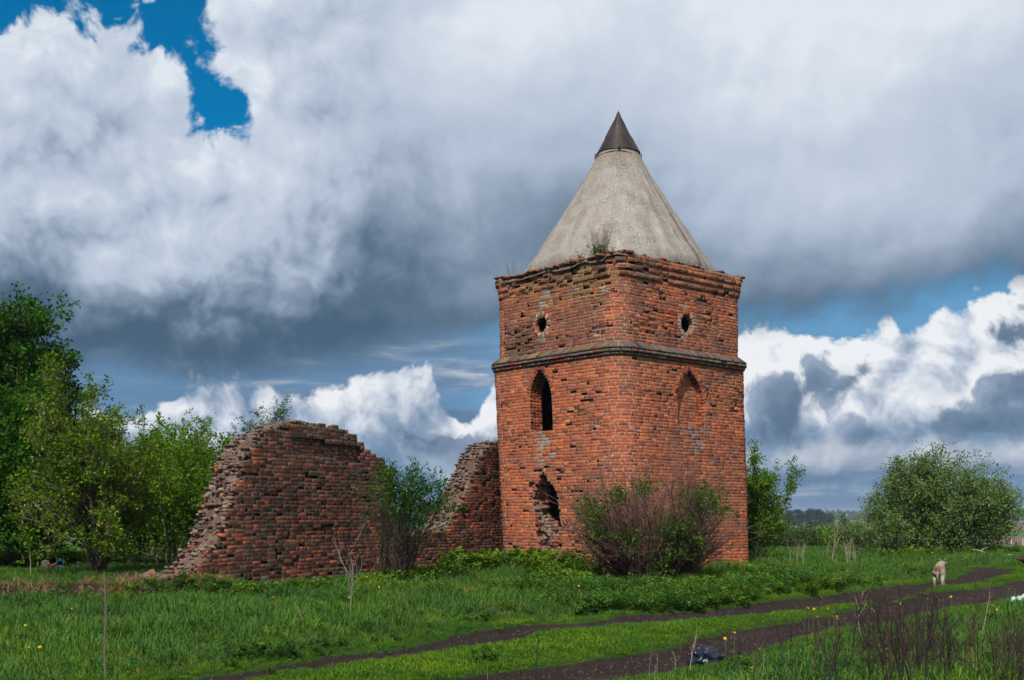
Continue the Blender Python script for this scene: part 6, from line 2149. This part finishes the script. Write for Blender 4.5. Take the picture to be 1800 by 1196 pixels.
def build_stems():
    """bare stalks, saplings and dandelions"""
    rng = np.random.default_rng(71)
    def stem_mesh(seed, L, spec, tone):
        P = Plant(seed)
        sp = [dict(s) for s in spec]
        for s in sp: s['tone'] = tone
        d = np.array([P.rng.normal(0, 0.12), P.rng.normal(0, 0.12), 1.0])
        P.grow(np.array([0, 0, -0.04]), d / np.linalg.norm(d), L, 0.0105 * (0.7 + 0.6 * P.rng.random()), 0, sp)
        me = P.wood.mesh('dry_stalk'); me.materials.append(M_TWIG)
        return me
    SP1 = [dict(n=8, wob=0.10, up=0.03, tip=0.4, kids=8, ang=34, ratio=0.45, taper=0.5, rr=0.6, sides=4, **{'from': 0.35}), dict(n=5, wob=0.16, up=0.08, tip=0.5, kids=2, ang=40, ratio=0.5, rr=0.7, sides=3, **{'from': 0.3}), dict(n=3, wob=0.2, up=0.04, tip=0.5, sides=3)]
    SP2 = [dict(n=7, wob=0.07, up=0.05, tip=0.5, kids=2, ang=30, ratio=0.35, taper=0.4, rr=0.6, sides=4, **{'from': 0.5}), dict(n=4, wob=0.14, up=0.05, tip=0.5, sides=3)]
    dark = (0.040, 0.030, 0.028); brown = (0.085, 0.050, 0.040); pale = (0.34, 0.27, 0.20)
    protos_d = [stem_mesh(200 + k, 1.0, SP1 if k < 6 else SP2, dark if k % 3 else brown) for k in range(9)]
    protos_p = [stem_mesh(230 + k, 0.9, SP2 if k % 2 else SP1, pale) for k in range(4)]
    def put(me, px, Y, h, label, group, lean=None):
        x, y, z = at_px(px, Y)
        o = bpy.data.objects.new('dry_stalk', me); COL.objects.link(o)
        o.location = (x, y, z); o.scale = (h, h, h)
        o.rotation_euler = (rng.normal(0, 0.05), (lean if lean is not None else rng.normal(0, 0.07)), rng.random() * 6.28)
        return tag(o, label, 'dry stalk', group)
    # the dark thicket at the lower right
    for k in range(210):
        a = rng.random()
        if a < 0.40: px = rng.normal(1590, 70)
        elif a < 0.62: px = rng.normal(1785, 25)
        else: px = 1380 + 430 * rng.random()
        Y = 9.4 + 3.6 * rng.random()
        top = 1028 + 95 * rng.random() if a < 0.4 else (1080 + 60 * rng.random() if a < 0.62 else 1075 + 95 * rng.random())
        h = EYE - (top - HOR) / F * Y
        if px > 1500 and rng.random() < 0.15: h *= 1.1
        put(protos_d[rng.integers(0, 9)], px, Y, max(0.3, h * 0.95), 'bare dark stalk of the leafless thicket at the lower right', 'dark stalks of the thicket')
    for k in range(22):
        px = 1100 + 330 * rng.random(); Y = 9.8 + 3.5 * rng.random(); top = 1085 + 80 * rng.random()
        h = EYE - (top - HOR) / F * Y
        put(protos_d[rng.integers(0, 9)] if rng.random() < 0.6 else protos_p[rng.integers(0, 4)], px, Y, max(0.25, h), 'thin stalk in the sparse row left of the dark thicket', 'thin stalks along the near rut')
    for k in range(16):
        px = 1330 + 190 * rng.random(); Y = 33 + 9 * rng.random(); top = 938 + 28 * rng.random()
        h = EYE - (top - HOR) / F * Y
        put(protos_p[rng.integers(0, 4)], px, Y, max(0.5, h), 'tall tan dead stalk in the meadow between tower and apple tree', 'tan dead stalks in the meadow')
    singles = [(655, 10.9, 1156, protos_d[7], 'short upright brown stalk at the bottom edge, left of the bottom centre'), (690, 11.2, 1158, protos_d[8], 'dark stalk beside the short upright brown one at the bottom edge'), (945, 11.0, 1108, protos_d[7], 'lone dark stalk rising at the bottom centre before the track'),
               (472, 10.7, 1152, protos_d[6], 'crooked dark stalk where the far rut meets the bottom edge'), (856, 11.4, 1172, protos_p[1], 'pale stub of a stalk in the near rut'), (1141, 11.2, 1128, protos_p[3], 'stout pale cut stalk left of the rubbish bag'), (530, 15.2, 1062, protos_p[0], 'pale forked stalk in the meadow before the ruin'), (1510, 14.0, 1022, protos_p[2], 'tall reddish tan stalk crossing the far wheel rut'), (1718, 14.0, 1024, protos_p[1], 'upright tan stalk in front of the near wheel rut')]
    for px, Y, top, me, lab in singles:
        put(me, px, Y, max(0.25, EYE - (top - HOR) / F * Y), lab, None, 0.0)
    # straight stick at the left
    g = Geo()
    x, y, z = at_px(184, 10.9)
    g.tube([(0.012, 0, -0.1), (0.0, 0, 0.3), (0.014, 0, 0.62), (0.006, 0, 1.0)], [0.0125, 0.012, 0.011, 0.010], 6, (0.13, 0.105, 0.085))
    tag(add('stick', g.mesh('stick'), M_TWIG, loc=(x, y, z)), 'straight brown stick planted upright in the meadow at the left', 'stick')
    # bare sapling before the ruin
    SPS = [dict(n=7, wob=0.05, up=0.08, tip=0.4, kids=6, ang=30, ratio=0.62, taper=0.3, rr=0.7, sides=5, tone=(0.20, 0.155, 0.13), **{'from': 0.18}), dict(n=6, wob=0.08, up=0.10, tip=0.4, kids=3, ang=30, ratio=0.5, rr=0.6, sides=4, tone=(0.27, 0.22, 0.185), **{'from': 0.3}), dict(n=4, wob=0.1, up=0.06, tip=0.5, sides=3, tone=(0.27, 0.22, 0.185))]
    P = Plant(260); P.grow(np.array([0, 0, -0.05]), np.array([-0.05, 0, 1.0]), 1.18, 0.011, 0, SPS)
    x, y = on_ground(617, 1104)
    r = thing('bare_sapling', (x, y, gz(x, y)), 'pale leafless sapling with rising forks in the grass before the ruin', 'sapling')
    add('stem', P.wood.mesh('stem'), M_TWIG, r)
    P = Plant(262); P.grow(np.array([0, 0, -0.05]), np.array([0.08, 0, 1.0]), 1.5, 0.016, 0, [dict(s, tone=(0.28, 0.22, 0.18)) for s in SPS])
    x, y = on_ground(1462, 992)
    r = thing('bare_sapling', (x, y, gz(x, y)), 'grey leafless sapling in the meadow between the tower and the apple tree', 'sapling')
    add('stem', P.wood.mesh('stem'), M_TWIG, r)
    # dandelions
    me_y = mat_tone('dandelion_yellow', 0.7, 0.2, 50.0, 0.9, 1.1, 0.0)
    g = Geo()
    for ring_n, rad, zz, tilt in ((11, 0.021, 0.0, 0.1), (9, 0.014, 0.004, 0.5), (6, 0.008, 0.007, 0.9)):
        for k in range(ring_n):
            a = 6.283 * k / ring_n + ring_n
            d = np.array([math.cos(a), math.sin(a), 0]); s = np.array([-math.sin(a), math.cos(a), 0])
            p = d * rad * math.cos(tilt * 0.6) + np.array([0, 0, zz + rad * math.sin(tilt * 0.6)])
            g.put([np.array([0, 0, zz]) - s * 0.002, np.array([0, 0, zz]) + s * 0.002, p + s * 0.004, p - s * 0.004], [(0, 1, 2, 3)], None, (0.72, 0.42, 0.015))
    head = g.mesh('flower_head'); head.materials.append(me_y)
    g = Geo(); g.tube([(0, 0, -0.02), (0.006, 0, 0.12), (0, 0.004, 0.235)], [0.003, 0.0025, 0.002], 4, (0.10, 0.17, 0.04)); stalk = g.mesh('stalk'); stalk.materials.append(me_y)
    spots = [(60, 1095), (125, 1092), (45, 1130), (52, 1186), (60, 1190), (76, 1184), (215, 1065), (293, 1071), (318, 1075), (309, 1085), (313, 1076), (400, 1090), (425, 1075), (441, 1057), (468, 1066), (478, 1073), (565, 1052), (550, 1125), (776, 1052), (793, 1037), (822, 1045), (845, 1040), (849, 1039), (873, 1040), (874, 1052), (843, 1058), (759, 1040), (665, 1054), (1017, 1050), (983, 1050),
             (1276, 1140), (1289, 1154), (1415, 1102), (1422, 1100), (1428, 1104), (1441, 1106), (1458, 1103), (1466, 1105), (1467, 1116), (1476, 1117), (1485, 1118), (1530, 1100), (1531, 1107), (1538, 1105), (1565, 1095), (1588, 1094), (1628, 1089), (1640, 1087), (1642, 1090), (1630, 1085), (1652, 1082), (1656, 1080), (1650, 1085), (1675, 1078), (1684, 1079), (1680, 1077), (1740, 1090), (1744, 1092), (1753, 1093), (1757, 1108), (1770, 1058), (1772, 1056), (1777, 1060), (1786, 1064), (1782, 1055), (1628, 1137), (1633, 1136), (1645, 1152),
             (1605, 985), (1615, 984), (1622, 994), (1630, 995), (1600, 990), (1612, 991), (1694, 991), (1697, 992), (1713, 990), (1757, 985), (1780, 983), (1797, 972), (1610, 987), (1620, 986), (1640, 988)]
    for k, (a, b_) in enumerate(spots):
        x, y = on_ground(a, b_ + 12.0 * 0.5)
        Y = max(y, 9.0)
        h = (0.21 + 0.14 * rng.random()) / 0.235 * (1.0 if Y < 30 else 1.3)
        r = bpy.data.objects.new('dandelion', None); COL.objects.link(r)
        r.location = (x, y, gz(x, y)); r.rotation_euler = (rng.normal(0, 0.06), rng.normal(0, 0.06), rng.random() * 6)
        place = 'in the far meadow by the apple tree' if b_ < 1000 else ('in the grass of the lower right' if a > 1200 else ('in the meadow before the ruin and the tower'))
        tag(r, 'yellow dandelion head ' + place, 'dandelion', 'dandelions in the grass')
        s1 = bpy.data.objects.new('stalk', stalk); COL.objects.link(s1); s1.parent = r; s1.scale = (1, 1, h)
        hd = bpy.data.objects.new('flower_head', head); COL.objects.link(hd); hd.parent = r; hd.location = (0, 0.004, 0.235 * h)
        f = (0.62 if a < 1000 else 0.8) + 0.3 * rng.random(); hd.scale = (f, f, f * 1.4); hd.rotation_euler = (rng.normal(0.55, 0.25), rng.normal(0, 0.25), 0)


build_stems()

def build_haze():
    g = Geo()
    g.box((-5400, -5400, -7.7), (5400, 5400, 23), (1, 1, 1))
    me = g.mesh('haze')
    m = bpy.data.materials.new('thin_air')
    m.use_nodes = True
    t = m.node_tree
    t.nodes.clear()
    o = t.nodes.new('ShaderNodeOutputMaterial')
    v = t.nodes.new('ShaderNodeVolumePrincipled')
    v.inputs['Color'].default_value = (0.62, 0.76, 0.95, 1)
    v.inputs['Density'].default_value = 0.00017
    v.inputs['Anisotropy'].default_value = 0.0
    t.links.new(v.outputs[0], o.inputs['Volume'])
    ob = add('haze', me, m, kind='stuff')
    ob['label'] = 'thin bluish air over the whole landscape'


build_haze()
